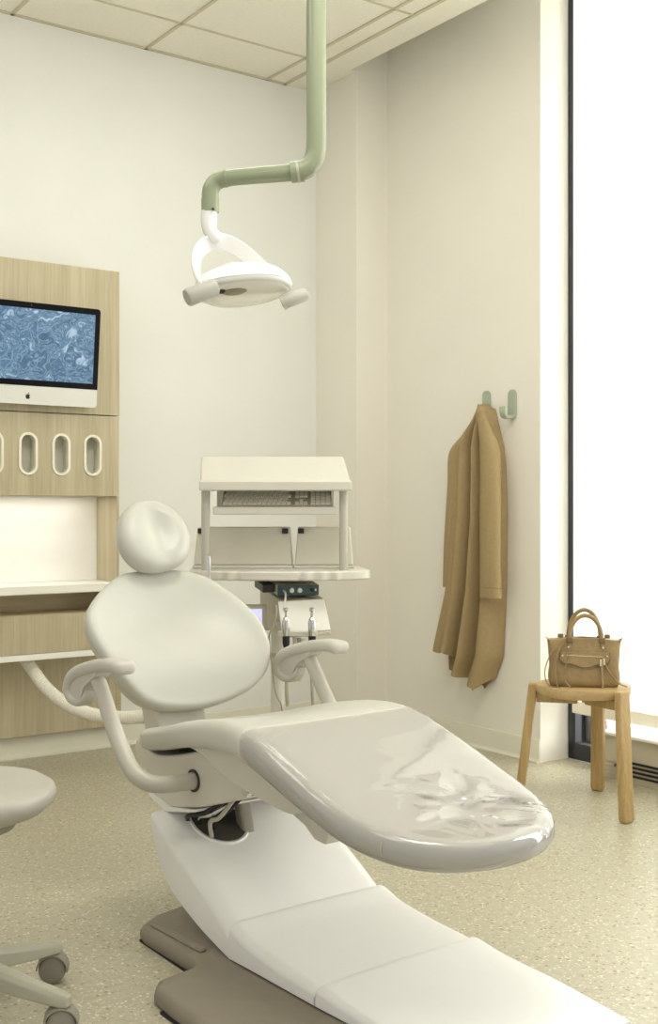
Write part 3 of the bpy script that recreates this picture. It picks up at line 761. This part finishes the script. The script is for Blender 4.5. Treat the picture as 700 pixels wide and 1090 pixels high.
# ================================================================== DELIVERY CART
DY = 4.6; DX = (295 - 350) / F * DY; s_ = DY / F
DM = Matrix.Translation((DX, DY, 0))
dc = root('delivery_cart', 'cream dental cart with raised top box, keyboard bay and instrument shelf', 'cart', DM)
def DL(name, bm, m, parent=dc, **k):
    o = link(name, bm, m, parent, **k); o.matrix_world = DM; return o
X = lambda px: (px - 295) * s_
Zc = lambda py: CAMH + (540 - py) * s_
bm = nb(); zt, zl, zb = Zc(486.5), Zc(513), Zc(522)
quadstrip(bm, [[(x0, -.17, zb), (x0, -.17, zl), (x1, -.03, zt), (x1, .22, zt), (x0, .22, zb)] for x0, x1 in ((-.287, -.300), (.289, .262))])
DL('top_box', bm, M_CART, bevel=.008, seg=3)
bm = nb(); box(bm, -.290, .292, -.185, -.165, zb - .004, zl); DL('front_lip', bm, M_CART, bevel=.006, seg=3)
for px in (222.5, 365):
    bm = nb(); cyl(bm, (X(px), -.13, Zc(607)), (X(px), -.13, zb - .004), .0165, 20); DL('post', bm, M_TUBE)
bm = nb(); box(bm, X(230), X(357), -.12, .14, Zc(547), Zc(541)); box(bm, X(230), X(357), -.135, -.12, Zc(547.5), Zc(539.5)); DL('keyboard_shelf', bm, M_CART, bevel=.004)
# hangers
bm = nb(); box(bm, X(232), X(235), -.05, .14, Zc(547), zb); DL('shelf_bracket', bm, M_CART, bevel=.002)
bm = nb(); box(bm, X(352), X(355), -.05, .14, Zc(547), zb); DL('shelf_bracket', bm, M_CART, bevel=.002)
# main shelf
bm = nb(); zsh = Zc(605)
poly = []
NF = 80
for i in range(NF + 1):
    t = i / NF; x = X(205) + (X(393) - X(205)) * t
    y = -.10 - .13 * math.sin(PI * t) ** .45 + .008 * (math.sin(t * 75) if (.15 < t < .3 or .6 < t < .85) else 0)
    poly.append((x, y))
poly += [(X(391), -.04), (X(384), .2), (X(208), .2), (X(203), -.04)]
prism(bm, poly, zsh - .036, zsh, lambda a, b, h: Vector((a, b, h))); DL('work_shelf', bm, M_CART, bevel=.006, seg=2, angle=50)
# small chrome lever on shelf
bm = nb(); tube(bm, catmull([(X(229), -.24, Zc(617)), (X(229), -.24, Zc(600)), (X(228.5), -.235, Zc(590))], 5), [.006, .007, .009], 12); DL('lever', bm, M_CHROME)
# column + base
bm = nb(); tube(bm, [(0, .02, .09), (0, .02, Zc(655))], .026, 28); DL('column', bm, M_CART)
bm = nb(); lathe(bm, [(.0001, .06), (.06, .06), (.06, .10), (.035, .13), (.0001, .13)], 28, Matrix.Translation((0, .02, 0))); DL('base_hub', bm, M_CART)
for k in range(5):
    a = .4 + k * 2 * PI / 5; c, s = math.cos(a), math.sin(a)
    bm = nb(); rows = []
    for r, w_, zt_ in ((.03, .022, .11), (.2, .018, .085), (.24, .012, .078)):
        rows.append([Vector((c * r - s * y, .02 + s * r + c * y, z)) for y, z in ((-w_, zt_ - .03), (w_, zt_ - .03), (w_, zt_), (-w_, zt_))])
    quadstrip(bm, rows); lg = DL('leg', bm, M_CART, bevel=.003)
    bm = nb(); lathe(bm, [(.0001, -.014), (.025, -.012), (.026, 0), (.025, .012), (.0001, .014)], 20, Matrix.Translation((c * .225, .02 + s * .225, .026)) @ Matrix.Rotation(a, 4, 'Z') @ Matrix.Rotation(PI / 2, 4, 'X')); DL('caster', bm, M_CASTER, lg)
    bm = nb(); cyl(bm, (c * .225, .02 + s * .225, .04), (c * .225, .02 + s * .225, .06), .008); DL('caster_stem', bm, M_CHROME, lg)
# control box, turned so its left side shows
KM = DM @ Matrix.Translation((X(314), -.02, 0)) @ Matrix.Rotation(math.radians(17), 4, 'Z')
def KL(name, bm, m, parent=dc, **k):
    o = link(name, bm, m, parent, **k); o.matrix_world = KM; return o
zk0, zk1 = Zc(676), Zc(636)
bm = nb(); quadstrip(bm, [[(x, -.10, zk0 + .03), (x, -.14, zk0 + .05), (x, -.11, zk1), (x, .24, zk1 + .035), (x, .24, zk0)] for x in (-.085, .095)])
cbx = KL('control_box', bm, M_DEV, bevel=.006)
bm = nb(); prism(bm, [(-.092, zk0 + .03), (-.10, zk1 - .003), (.085, zk1 + .003), (.102, zk0 + .034)], 0, .008, lambda a, b, h: Vector((a, -.150 - h + (b - zk0) * .25, b))); KL('front_plate', bm, M_SOLID, bevel=.003)
bm = nb(); prism(bm, [(-.088, zk0 + .012), (.098, zk0 + .016), (.098, zk0 + .03), (-.088, zk0 + .026)], 0, .03, lambda a, b, h: Vector((a, -.135 - h, b))); KL('handpiece_rail', bm, M_DEV, bevel=.003)
# display on the left flank
DMx = DM @ Matrix.Translation((X(272), -.12, Zc(652))) @ Matrix.Rotation(math.radians(10), 4, 'Z')
o = link('display_housing', box(nb(), -.06, .05, 0, .04, -.055, .04), M_DEV, dc, bevel=.004); o.matrix_world = DMx
o2 = link('display', box(nb(), -.045, .032, -.002, .001, -.032, .025), M_SCR2, o, smooth=False); o2.matrix_world = DMx
# handpieces and holders
def handpiece(px, xr, label):
    M2 = DM @ Matrix.Translation((X(px), -.262, 0))
    r_ = root('handpiece', label, 'dental handpiece', M2 @ Matrix.Translation((0, 0, Zc(690))), 'handpieces on the cart')
    bm = nb(); lathe(bm, [(.0001, Zc(669)), (.012, Zc(669)), (.0145, Zc(664)), (.0155, Zc(655)), (.012, Zc(652)), (.006, Zc(650)), (.006, Zc(645)), (.010, Zc(644)), (.010, Zc(641)), (.0001, Zc(640.5))], 20)
    o = link('barrel', bm, M_CHROME, r_); o.matrix_world = M2
    bm = nb(); lathe(bm, [(.0001, Zc(681)), (.009, Zc(681)), (.0135, Zc(677)), (.0140, Zc(669.5)), (.0001, Zc(669.2))], 20); o = link('coupling', bm, M_BLACK, r_); o.matrix_world = M2
    bm = nb(); tube(bm, catmull([(0, 0, Zc(681)), (-.002, .002, Zc(700)), (.002, .01, Zc(725)), (.004, .03, Zc(740)), (.0, .055, Zc(728)), (0, .06, Zc(700))], 8), .0065, 12); o = link('hose', bm, M_KEYB, r_); o.matrix_world = M2
    bm = nb(); box(bm, -.006, .006, .014, .050, Zc(668), Zc(664)); o = link('holder', bm, M_CART, r_); o.matrix_world = M2
handpiece(307, 0, 'silver and black handpiece hanging left of centre on the cream cart rail')
handpiece(333, 0, 'silver and black handpiece hanging at the right end of the cart rail')
for i, px in enumerate((315, 319.5, 324)):
    bm = nb(); z0_ = Zc(672 + i)
    lathe(bm, [(.0001, z0_ - .055), (.005, z0_ - .055), (.007, z0_ - .02), (.008, z0_), (.0001, z0_)], 14, Matrix.Translation((X(px), -.20, 0)))
    tube(bm, catmull([(X(px), -.20, z0_ - .05), (X(px), -.19, z0_ - .12), (X(px) - .02, -.1, z0_ - .17), (X(px) - .03, .0, z0_ - .1)], 8), .005, 10)
    DL('suction_tip', bm, (M_KEYB, M_CASTER, M_CART)[i])
bm = nb(); box(bm, X(298), X(338), -.21, -.19, Zc(671.5), Zc(666)); DL('holder_bar', bm, M_CART, bevel=.003)
bm = nb(); tube(bm, catmull([(X(296), -.20, Zc(640)), (X(297), -.235, Zc(648)), (X(293), -.22, Zc(662)), (X(289), -.2, Zc(672)), (X(290), -.1, Zc(700)), (X(294), -.06, Zc(735)), (X(300), -.02, Zc(752)), (X(301), .05, Zc(790))], 8), .0035, 8); DL('cord', bm, M_KEYB)
bm = nb(); cyl(bm, (X(297), -.20, Zc(658)), (X(297), -.18, Zc(658)), .011); DL('knob', bm, M_CHROME)
bm = nb(); tube(bm, [(-.0, .02, Zc(700)), (-.0, .02, Zc(695))], .031, 24); DL('clamp', bm, M_DEV)

# keyboard on its shelf
kb = root('keyboard', 'white keyboard tilted on the shelf under the cart top box', 'keyboard', DM @ Matrix.Translation((X(294), .0, Zc(540))))
kx0, kx1 = X(238), X(353)
KT = DM @ Matrix.Translation((0, -.115, Zc(541) + .006)) @ Matrix.Rotation(math.radians(27), 4, 'X')
o = link('keyboard_frame', box(nb(), kx0, kx1, 0, .128, -.004, .006), M_KEYB, kb, bevel=.003); o.matrix_world = KT
def keys(name, x0, x1, ncol, rows_=6, skip=None, off=True):
    bm = nb(); wk = (x1 - x0) / ncol
    for r in range(rows_):
        sh_ = (r % 3) * .25 * wk if off else 0
        for c in range(ncol):
            xx = x0 + c * wk + sh_
            if xx + wk > x1 + .002: continue
            if skip and skip(r, c): continue
            y = .006 + r * .0205
            box(bm, xx + .0012, xx + wk - .0012, y, y + .0175, .006, .011)
    o = link(name, bm, M_KEY, kb, smooth=False); o.matrix_world = KT; o['kind'] = 'stuff'
keys('keys', kx0 + .006, kx0 + .27, 14)
keys('keys', kx0 + .285, kx0 + .335, 3, skip=lambda r, c: r in (2,) or (r == 1 and c != 1), off=False)
keys('keys', kx0 + .345, kx1 - .006, 4, rows_=6, off=False)

# two storage bins standing behind the posts
def bin_(x0, x1, label, clips):
    r_ = root('storage_bin', label, 'storage bin', DM @ Matrix.Translation(((x0 + x1) / 2, .08, zsh)), 'frosted bins on the cart shelf')
    sl = .012
    bm = nb(); z0_, z1_ = zsh + .0005, Zc(561)
    quadstrip(bm, [[(x0, .0, z0_ + .012), (x1, .0, z0_ + .012), (x1, .12, z0_ + .012), (x0, .12, z0_ + .012)], [(x0 + sl, .03, z1_), (x1 - sl, .03, z1_), (x1 - sl, .12, z1_), (x0 + sl, .12, z1_)]])
    o = link('bin_body', bm, M_BIN, r_, bevel=.006, seg=3); o.matrix_world = DM
    bm = nb(); box(bm, x0 - .004, x1 + .003, -.012, .125, z0_, z0_ + .011); o = link('bin_base', bm, M_CART, r_, bevel=.003); o.matrix_world = DM
    bm = nb(); box(bm, x0 + .004, x1 - .004, -.004, .0, z0_ + .0115, z0_ + .014); o = link('bin_gasket', bm, M_KEYB, r_, smooth=False); o.matrix_world = DM
    for px in clips:
        bm = nb(); box(bm, X(px) - .012, X(px) + .012, .010, .034, Zc(568), Zc(562.5)); o = link('clip', bm, M_BLACK, r_, bevel=.002); o.matrix_world = DM
bin_(X(206), X(311), 'wide frosted bin with two black clips at the left of the cart shelf', (213, 303))
bin_(X(313.5), X(376), 'narrow frosted bin with one black clip at the right of the cart shelf', (320,))

# scaler unit on the control box
UM = KM @ Matrix.Translation((-.012, -.085, zk1 + .012)) @ Matrix.Rotation(math.radians(5.5), 4, 'X')
su = root('scaler_unit', 'small grey and dark blue device with two knobs on the cart control box', 'dental device', UM)
def UL(name, bm, m, parent=su, **k):
    o = link(name, bm, m, parent, **k); o.matrix_world = UM; return o
UL('housing', box(nb(), -.085, .085, .0, .20, .006, .046), M_DEV, bevel=.004)
UL('faceplate', box(nb(), -.083, .083, -.006, .0, .005, .045), M_BLUEB, bevel=.002)
for x in (-.028, .004):
    bm = nb(); lathe(bm, [(.0001, 0), (.010, 0), (.009, .010), (.0001, .011)], 20, Matrix.Translation((x, -.006, .026)) @ Matrix.Rotation(PI / 2, 4, 'X')); UL('knob', bm, M_ALU)
bm = nb(); lathe(bm, [(.0001, 0), (.008, 0), (.007, .006), (.0001, .007)], 20, Matrix.Translation((.055, -.006, .026)) @ Matrix.Rotation(PI / 2, 4, 'X')); UL('port', bm, M_BLACK)
bm = nb(); box(bm, .066, .072, -.0075, -.006, .022, .030); UL('indicator', bm, M_TRIM, smooth=False)
for x in (-.06, .06):
    bm = nb(); box(bm, x - .015, x + .015, .01, .17, 0, .006); UL('rubber_foot', bm, M_BLACK, bevel=.001)
bm = nb(); tube(bm, catmull([(-.06, -.006, .026), (-.06, -.04, .018), (-.066, -.055, -.01), (-.072, -.06, -.04)], 6), .004, 10); UL('cable', bm, M_ALU)
bm = nb(); box(bm, -.135, -.088, .02, .16, .014, .046); UL('plug_block', bm, M_BLACK, bevel=.003)

# ================================================================== DENTAL CHAIR (chair frame)
dch = root('dental_chair', 'ivory reclining dental chair with headrest, armrests and padded leg rest', 'dental chair', CM)
def CL(name, bm, m, parent=dch, **k):
    o = link(name, bm, m, parent, **k); o.matrix_world = CM; return o
half = [(-.02, 0), (-.018, .10), (.0, .165), (.05, .205), (.14, .225), (.30, .248), (.5, .272), (.7, .283), (.9, .285), (1.05, .275), (1.16, .24), (1.24, .18), (1.285, .09), (1.297, 0)]
outl = [(a, b) for a, b in half] + [(a, -b) for a, b in half[-2:0:-1]]
outl = [(p.x, p.y) for p in catmull([(a, b, 0) for a, b in outl], 7, closed=True)]
ZT = smooth_tbl([(-.05, .505), (.05, .52), (.2, .552), (.35, .59), (.5, .618), (.62, .625), (.72, .608), (.85, .565), (1.0, .512), (1.15, .473), (1.3, .455)], 8)
ZTH = smooth_tbl([(-.05, .06), (.3, .068), (.62, .078), (.9, .07), (1.3, .062)], 4)
def half_w(u): return interp(half, u)
def seat_top(u, v):
    z = interp(ZT, u); w_ = max(.05, half_w(min(max(u, -.02), 1.2)))
    d = .026 * max(0, 1 - (v / (w_ * .85)) ** 2) * max(0, min(1, (.62 - u) / .3)) * min(1, max(0, (u + .0) / .1))
    d2 = .010 * max(0, 1 - (v / (w_ * .8)) ** 2) * max(0, min(1, (u - .65) / .2)) * max(0, min(1, (1.28 - u) / .15))
    return z - d - d2
def seat_bot(u, v): return interp(ZT, u) - interp(ZTH, u)
idf = lambda a, b, h: Vector((a, b, h))
bm = nb(); pad(bm, outl, seat_top, seat_bot, .036, (.15, 1.12), idf, rings=16, lay=12)
CL('seat_cushion', bm, M_VINYL, angle=80)
bm = nb()
def film_top(u, v):
    z = seat_top(u, v)
    k = max(0, min(1, (u - .8) / .15)) 
    r2 = ((u - 1.1) / .17) ** 2 + (v - .02) ** 2 / .035
    return z + .004 * math.exp(-r2) * math.sin(u * 70 + 20 * v) * .35 * k
pad(bm, outl, film_top, seat_bot, .036, (.15, 1.12), idf, rings=40, lay=12, lift=.003)
bmesh.ops.delete(bm, geom=[v for v in bm.verts if v.co.x < .655], context='VERTS')
CL('clear_leg_cover', bm, M_FILM, angle=80)
# seam strips on the cover edge
for (u0, sd) in ((1.145, -1), (1.20, 1)):
    bm = nb(); w_ = half_w(u0); z = interp(ZT, u0); th = interp(ZTH, u0)
    pts = [(u0, sd * (w_ - .03), z + .004), (u0 + .003, sd * (w_ - .005), z - .008), (u0 + .005, sd * (w_ + .0052), z - th / 2), (u0 + .003, sd * (w_ - .008), z - th + .006)]
    tube(bm, catmull(pts, 6), .0009, 6); CL('cover_seam', bm, M_VINYL)

# backrest
BD = Vector((-.467, 0, .884)); BN = Vector((.884, 0, .467)); BO = Vector((.0, 0, .563))
def backf(p, v, h): return BO + BD * p + Vector((0, 1, 0)) * v + BN * h
bo = [(.459, .009), (.455, -.063), (.441, -.124), (.388, -.203), (.332, -.259), (.290, -.281), (.235, -.279), (.17, -.252), (.098, -.213), (.045, -.170), (.019, -.127), (.004, -.068), (-.004, .012), (-.002, .083), (.008, .15), (.028, .218), (.056, .265), (.091, .297), (.136, .315), (.182, .321), (.243, .311), (.301, .285), (.358, .245), (.41, .195), (.442, .137), (.455, .081)]
bo = [(p.x, p.y) for p in catmull([(a, b, 0) for a, b in bo], 5, closed=True)]
SK = .0
def btop(p, v):
    wing = .050 * (abs(v) / .30) ** 2.2
    lum = .030 * math.exp(-((p - .12) / .10) ** 2) - .012 * math.exp(-((p - .30) / .1) ** 2)
    return .0 + wing + lum * max(0, 1 - (v / .28) ** 2) - .02
def bback(p, v): return .050 * (abs(v) / .30) ** 2.2 - .02 - .04
bm = nb(); pad(bm, bo, btop, bback, .020, (.15, .29), backf, rings=16, lay=10)
CL('backrest', bm, M_VINYL, angle=80)
bm = nb(); pad(bm, [(.225 + (a - .225) * .985, .015 + (b - .015) * .985) for a, b in bo], lambda p, v: bback(p, v) + .022, lambda p, v: bback(p, v) - .018, .016, (.15, .29), backf, rings=8, lay=8)
CL('backrest_shell', bm, M_VINYL2, angle=80)
# post between seat and backrest
bm = nb(); quadstrip(bm, [[Vector((u, sy * wv, z)) for sy in (-1, 1) for (u, z) in (pp_ if sy < 0 else pp_[::-1])] for wv, pp_ in ((.095, [(-.02, .44), (-.10, .44), (-.16, .74), (-.11, .74)]),)] * 1 + [[Vector((u, sy * .07, z)) for sy in (-1, 1) for (u, z) in ([(-.02, .44), (-.10, .44), (-.16, .74), (-.11, .74)] if sy < 0 else [(-.11, .74), (-.16, .74), (-.10, .44), (-.02, .44)])]]) if False else None
prism(bm, [(-.02, .42), (-.12, .42), (-.25, .78), (-.215, .78), (-.125, .60), (-.07, .545)], -.085, .085, lambda a, b, h: Vector((a, h, b)))
CL('back_support', bm, M_CAST, bevel=.01, seg=3)
# headrest
hh = [(.556, -.120), (.608, -.104), (.640, -.079), (.665, -.046), (.679, -.002), (.675, .048), (.645, .094), (.593, .121), (.535, .129), (.485, .110), (.45, .073), (.434, .018), (.431, -.033), (.446, -.078), (.480, -.107), (.517, -.119)]
hh = [(p.x, p.y) for p in catmull([(a, b, 0) for a, b in hh], 4, closed=True)]
def hf(p, v, h):
    return BO + BD * p + Vector((0, 1, 0)) * v + BN * (h + .022)
bm = nb(); pad(bm, hh, lambda p, v: .036 - .024 * math.exp(-((v - .01) / .045) ** 2) * math.exp(-((p - .57) / .09) ** 2), lambda p, v: -.050, .050, (.55, .60), hf, rings=14, lay=12)
hr_ = CL('headrest', bm, M_VINYL, angle=80)
bm = nb(); box(bm, -.0, .0, 0, 0, 0, 0) if False else None
quadstrip(bm, [[backf(p, v, h) for v, h in ((-.035, -.06), (.035, -.06), (.035, -.045), (-.035, -.045))] for p in (.32, .55)])
CL('headrest_bar', bm, M_CHROME, hr_, bevel=.003)
# armrests
for sd in (-1, 1):
    V0 = sd * .36
    path = catmull([(.03, .640), (-.035, .612), (-.070, .632), (-.060, .668), (-.02, .694), (.06, .715), (.15, .733), (.23, .741), (.29, .738)], 8) if False else None
    P3 = [(.055, V0, .650), (.045, V0, .630), (.012, V0, .612), (-.030, V0, .616), (-.047, V0, .642), (-.025, V0, .676), (.03, V0, .700), (.10, V0, .718), (.17, V0, .730), (.225, V0, .732), (.262, V0, .727)]
    pc = catmull(P3, 8); n = len(pc)
    sc = []
    for i in range(n):
        t = i / (n - 1); k = min(1, .45 + t * 1.4) * (1 if t < .95 else math.sqrt(max(.05, 1 - ((t - .95) / .055) ** 2)))
        sc.append(k)
    bm = nb(); sweep(bm, pc, [(a, b) for a, b in rrect(.066, .036, .016, 5)], Vector((0, 0, 1)) if True else None, sc)
    ap = CL('armrest', bm, M_ARM, angle=60)
    bm = nb(); prism(bm, [(p.x, p.y) for p in catmull([(-.035, .622, 0), (-.03, .660, 0), (.02, .695, 0), (.10, .712, 0), (.13, .700, 0), (.06, .66, 0), (.035, .625, 0), (-.01, .607, 0)], 5, closed=True)], V0 - .022, V0 + .022, lambda a, b, h: Vector((a, h, b)))
    CL('armrest_underside', bm, M_ARM, ap, angle=50)
    T = [(.085, V0, .700), (.125, V0, .650), (.195, V0, .560), (.27, V0, .485), (.315, sd * .345, .448), (.335, sd * .30, .432), (.335, sd * .22, .428), (.335, sd * .16, .428)]
    bm = nb(); tube(bm, catmull(T, 8), [.020, .021, .022, .0225, .0225, .0225, .0225], 22, up=Vector((0, 1, 0)))
    CL('armrest_tube', bm, M_TUBE, ap)
    bm = nb(); Mx_ = Matrix.Translation((.335, sd * .2005, .428)) @ Matrix.Rotation(-sd * PI / 2, 4, 'X')
    lathe(bm, [(.0235, .0), (.030, .0), (.030, .004), (.0235, .003)], 28, Mx_); CL('socket_ring', bm, M_DARK, ap)

# upper frame casting with rolled rear end
poly = [(p.x, p.y) for p in catmull([(.045, .485, 0), (.02, .49, 0), (.015, .455, 0), (.05, .425, 0), (.10, .395, 0), (.12, .35, 0), (.20, .332, 0), (.36, .362, 0), (.50, .405, 0), (.60, .44, 0), (.62, .50, 0), (.56, .535, 0), (.46, .535, 0), (.34, .505, 0), (.22, .475, 0), (.12, .462, 0)], 5, closed=True)]
bm = nb(); prism(bm, poly, -.20, .20, lambda a, b, h: Vector((a, h, b))); CL('upper_frame', bm, M_CAST, bevel=.012, seg=3, angle=50)
bm = nb(); 
poly = [(p.x, p.y) for p in catmull([(.30, .53, 0), (.40, .515, 0), (.52, .475, 0), (.64, .455, 0), (.80, .44, 0), (.84, .47, 0), (.70, .53, 0), (.5, .56, 0)], 5, closed=True)]
prism(bm, poly, -.225, .225, lambda a, b, h: Vector((a, h, b))); CL('seat_pan', bm, M_CAST, bevel=.006, angle=50)
bm = nb(); prism(bm, [(.62, .45), (.70, .425), (.78, .40), (.82, .375), (.86, .372), (.87, .405), (1.0, .405), (1.08, .40), (1.08, .425), (.9, .48), (.72, .50)], -.17, .17, lambda a, b, h: Vector((a, h, b))); CL('leg_support_panel', bm, M_CAST, bevel=.005)
bm = nb(); box(bm, .68, .92, -.20, .20, .47, .478) if False else prism(bm, [(.66, .505), (.74, .49), (1.0, .42), (1.05, .415), (1.05, .425), (.7, .53)], -.215, .215, lambda a, b, h: Vector((a, h, b))); CL('leg_rest_plate', bm, M_DARK)
for v_ in (-.205, -.185): 
    bm = nb(); cyl(bm, (.60, v_ - .012, .45), (.60, v_ + .002, .45), .012); CL('pivot_bolt', bm, M_CHROME)
# lift linkage and cables
# flat dark disc painting in the shade of the cables' opening, with a rim
def cov_z(u): return interp([(.16, .316), (.20, .318), (.26, .294), (.34, .254), (.45, .203), (.573, .128)], u)
el = [(.275 + .075 * math.cos(2 * PI * k / 40), -.085 + .075 * math.sin(2 * PI * k / 40)) for k in range(40)]
bm = nb(); quadstrip(bm, [[Vector((a, b, cov_z(a) + .003)) for a, b in el], [Vector((.275 + (a - .275) * 1.09, -.085 + (b + .085) * 1.09, cov_z(a) + .0025)) for a, b in el],
                          [Vector((.275 + (a - .275) * 1.13, -.085 + (b + .085) * 1.13, cov_z(a) - .006)) for a, b in el]], True, False); CL('well_rim', bm, M_COVER)
bm = nb(); quadstrip(bm, [[Vector((.275 + (a - .275) * k, -.085 + (b + .085) * k, cov_z(.275 + (a - .275) * k) + dz)) for a, b in el] for k, dz in ((1.0, .0045), (.6, .0045), (.05, .0045))]); CL('well_shade_disc', bm, M_DARK)
bm = nb(); sweep(bm, [(.33, -.02, .20), (.28, -.02, .38)], rrect(.04, .035, .01), Vector((1, 0, 0))); CL('lift_cylinder', bm, M_CASTER)
for i, v_ in enumerate((-.17, -.15, -.13, -.155)):
    bm = nb(); tube(bm, catmull([(.23 + .03 * i, v_ + .02, .285 - .008 * i), (.27 + .03 * i, v_ - .01, .318), (.33 + .02 * i, v_, .335), (.42, v_ + .03, .39)], 8), .006, 8); CL('cable', bm, (M_BLACK, M_CHROME, M_BLACK, M_KEYB)[i])
# small bracket at rear
bm = nb(); prism(bm, [(.10, .355), (.10, .342), (.20, .318), (.34, .345), (.34, .352), (.22, .335)], -.205, .205, lambda a, b, h: Vector((a, h, b))); CL('rear_bracket', bm, M_COVER, bevel=.002)

# lift cover: three overlapping shells
def cover(name, tab, half_, r=.03, inset0=0, rnd0=0):
    bm = nb(); T = smooth_tbl([(a, b) for a, b, c in tab], 6); Bt = smooth_tbl([(a, c) for a, b, c in tab], 6); rows = []
    us = [p[0] for p in T]
    for u in us:
        zt_, zb_ = interp(T, u), interp(Bt, u); w_ = interp(half_, u) if isinstance(half_, list) else half_
        rr_ = min(r, (zt_ - zb_) * .48); pts = []
        pts.append((-w_, zb_))
        for k in range(6): a = PI - PI / 2 * k / 5; pts.append((-w_ + rr_ * 1.3 + rr_ * 1.3 * math.cos(a), zt_ - rr_ + rr_ * math.sin(a)))
        for k in range(1, 8): pts.append(((-1 + 2 * k / 8) * (w_ - rr_ * 1.3), zt_ + .003 * math.sin(PI * k / 8)))
        for k in range(6): a = PI / 2 - PI / 2 * k / 5; pts.append((w_ - rr_ * 1.3 + rr_ * 1.3 * math.cos(a), zt_ - rr_ + rr_ * math.sin(a)))
        pts.append((w_, zb_))
        rows.append([Vector((u, v, z)) for v, z in pts])
    quadstrip(bm, rows); return CL(name, bm, M_COVER, bevel=.004, seg=2, angle=50)
cover('lift_cover', [(.165, .315, .29), (.20, .318, .225), (.26, .292, .165), (.34, .252, .122), (.45, .20, .08), (.573, .125, .046), (.577, .110, .046)], [(.165, .235), (.3, .25), (.573, .25)], r=.035)
cover('lift_cover', [(.583, .118, .046), (.590, .131, .046), (.66, .110, .047), (.78, .095, .047), (.918, .083, .047), (.924, .074, .047)], .252, r=.022)
cover('lift_cover', [(.931, .078, .047), (.940, .092, .047), (1.05, .078, .047), (1.25, .068, .047), (1.42, .058, .047)], [(.932, .252), (1.2, .245), (1.42, .22)], r=.018)
# floor base plate with side wings
bp = [(.15, 0), (.15, .12), (.175, .23), (.225, .30), (.27, .315), (.53, .32), (.56, .34), (.565, .40), (.575, .45), (.61, .475), (.70, .485), (1.38, .50), (1.44, .46), (1.46, .40), (1.46, 0)]
bpo = [(a, -b) for a, b in bp] + [(1.46, .21), (1.2, .235), (.3, .24), (.2, .22), (.16, .13)]
bm = nb()
quadstrip(bm, [[Vector((.8 + (a - .8) * k, b * k, z)) for a, b in bpo] for k, z in ((.99, .004), (1.0, .008), (1.0, .024), (.985, .036), (.96, .042))])
CL('base_plate', bm, M_BPLATE, angle=50)
bm = nb(); prism(bm, [(.24, -.265), (.26, -.290), (.50, -.285), (.50, -.262)], .04, .050, lambda a, b, h: Vector((a, b, h))); CL('base_rib', bm, M_BPLATE, bevel=.006)
bm = nb(); prism(bm, [(.24, -.31), (.24, -.28), (.52, -.29), (.52, -.322)], 0, .006, lambda a, b, h: Vector((a, b, h))); prism(bm, [(.66, -.488), (.66, -.46), (1.3, -.46), (1.3, -.502)], 0, .006, lambda a, b, h: Vector((a, b, h)))
CL('rubber_gasket', bm, M_RUBBER)
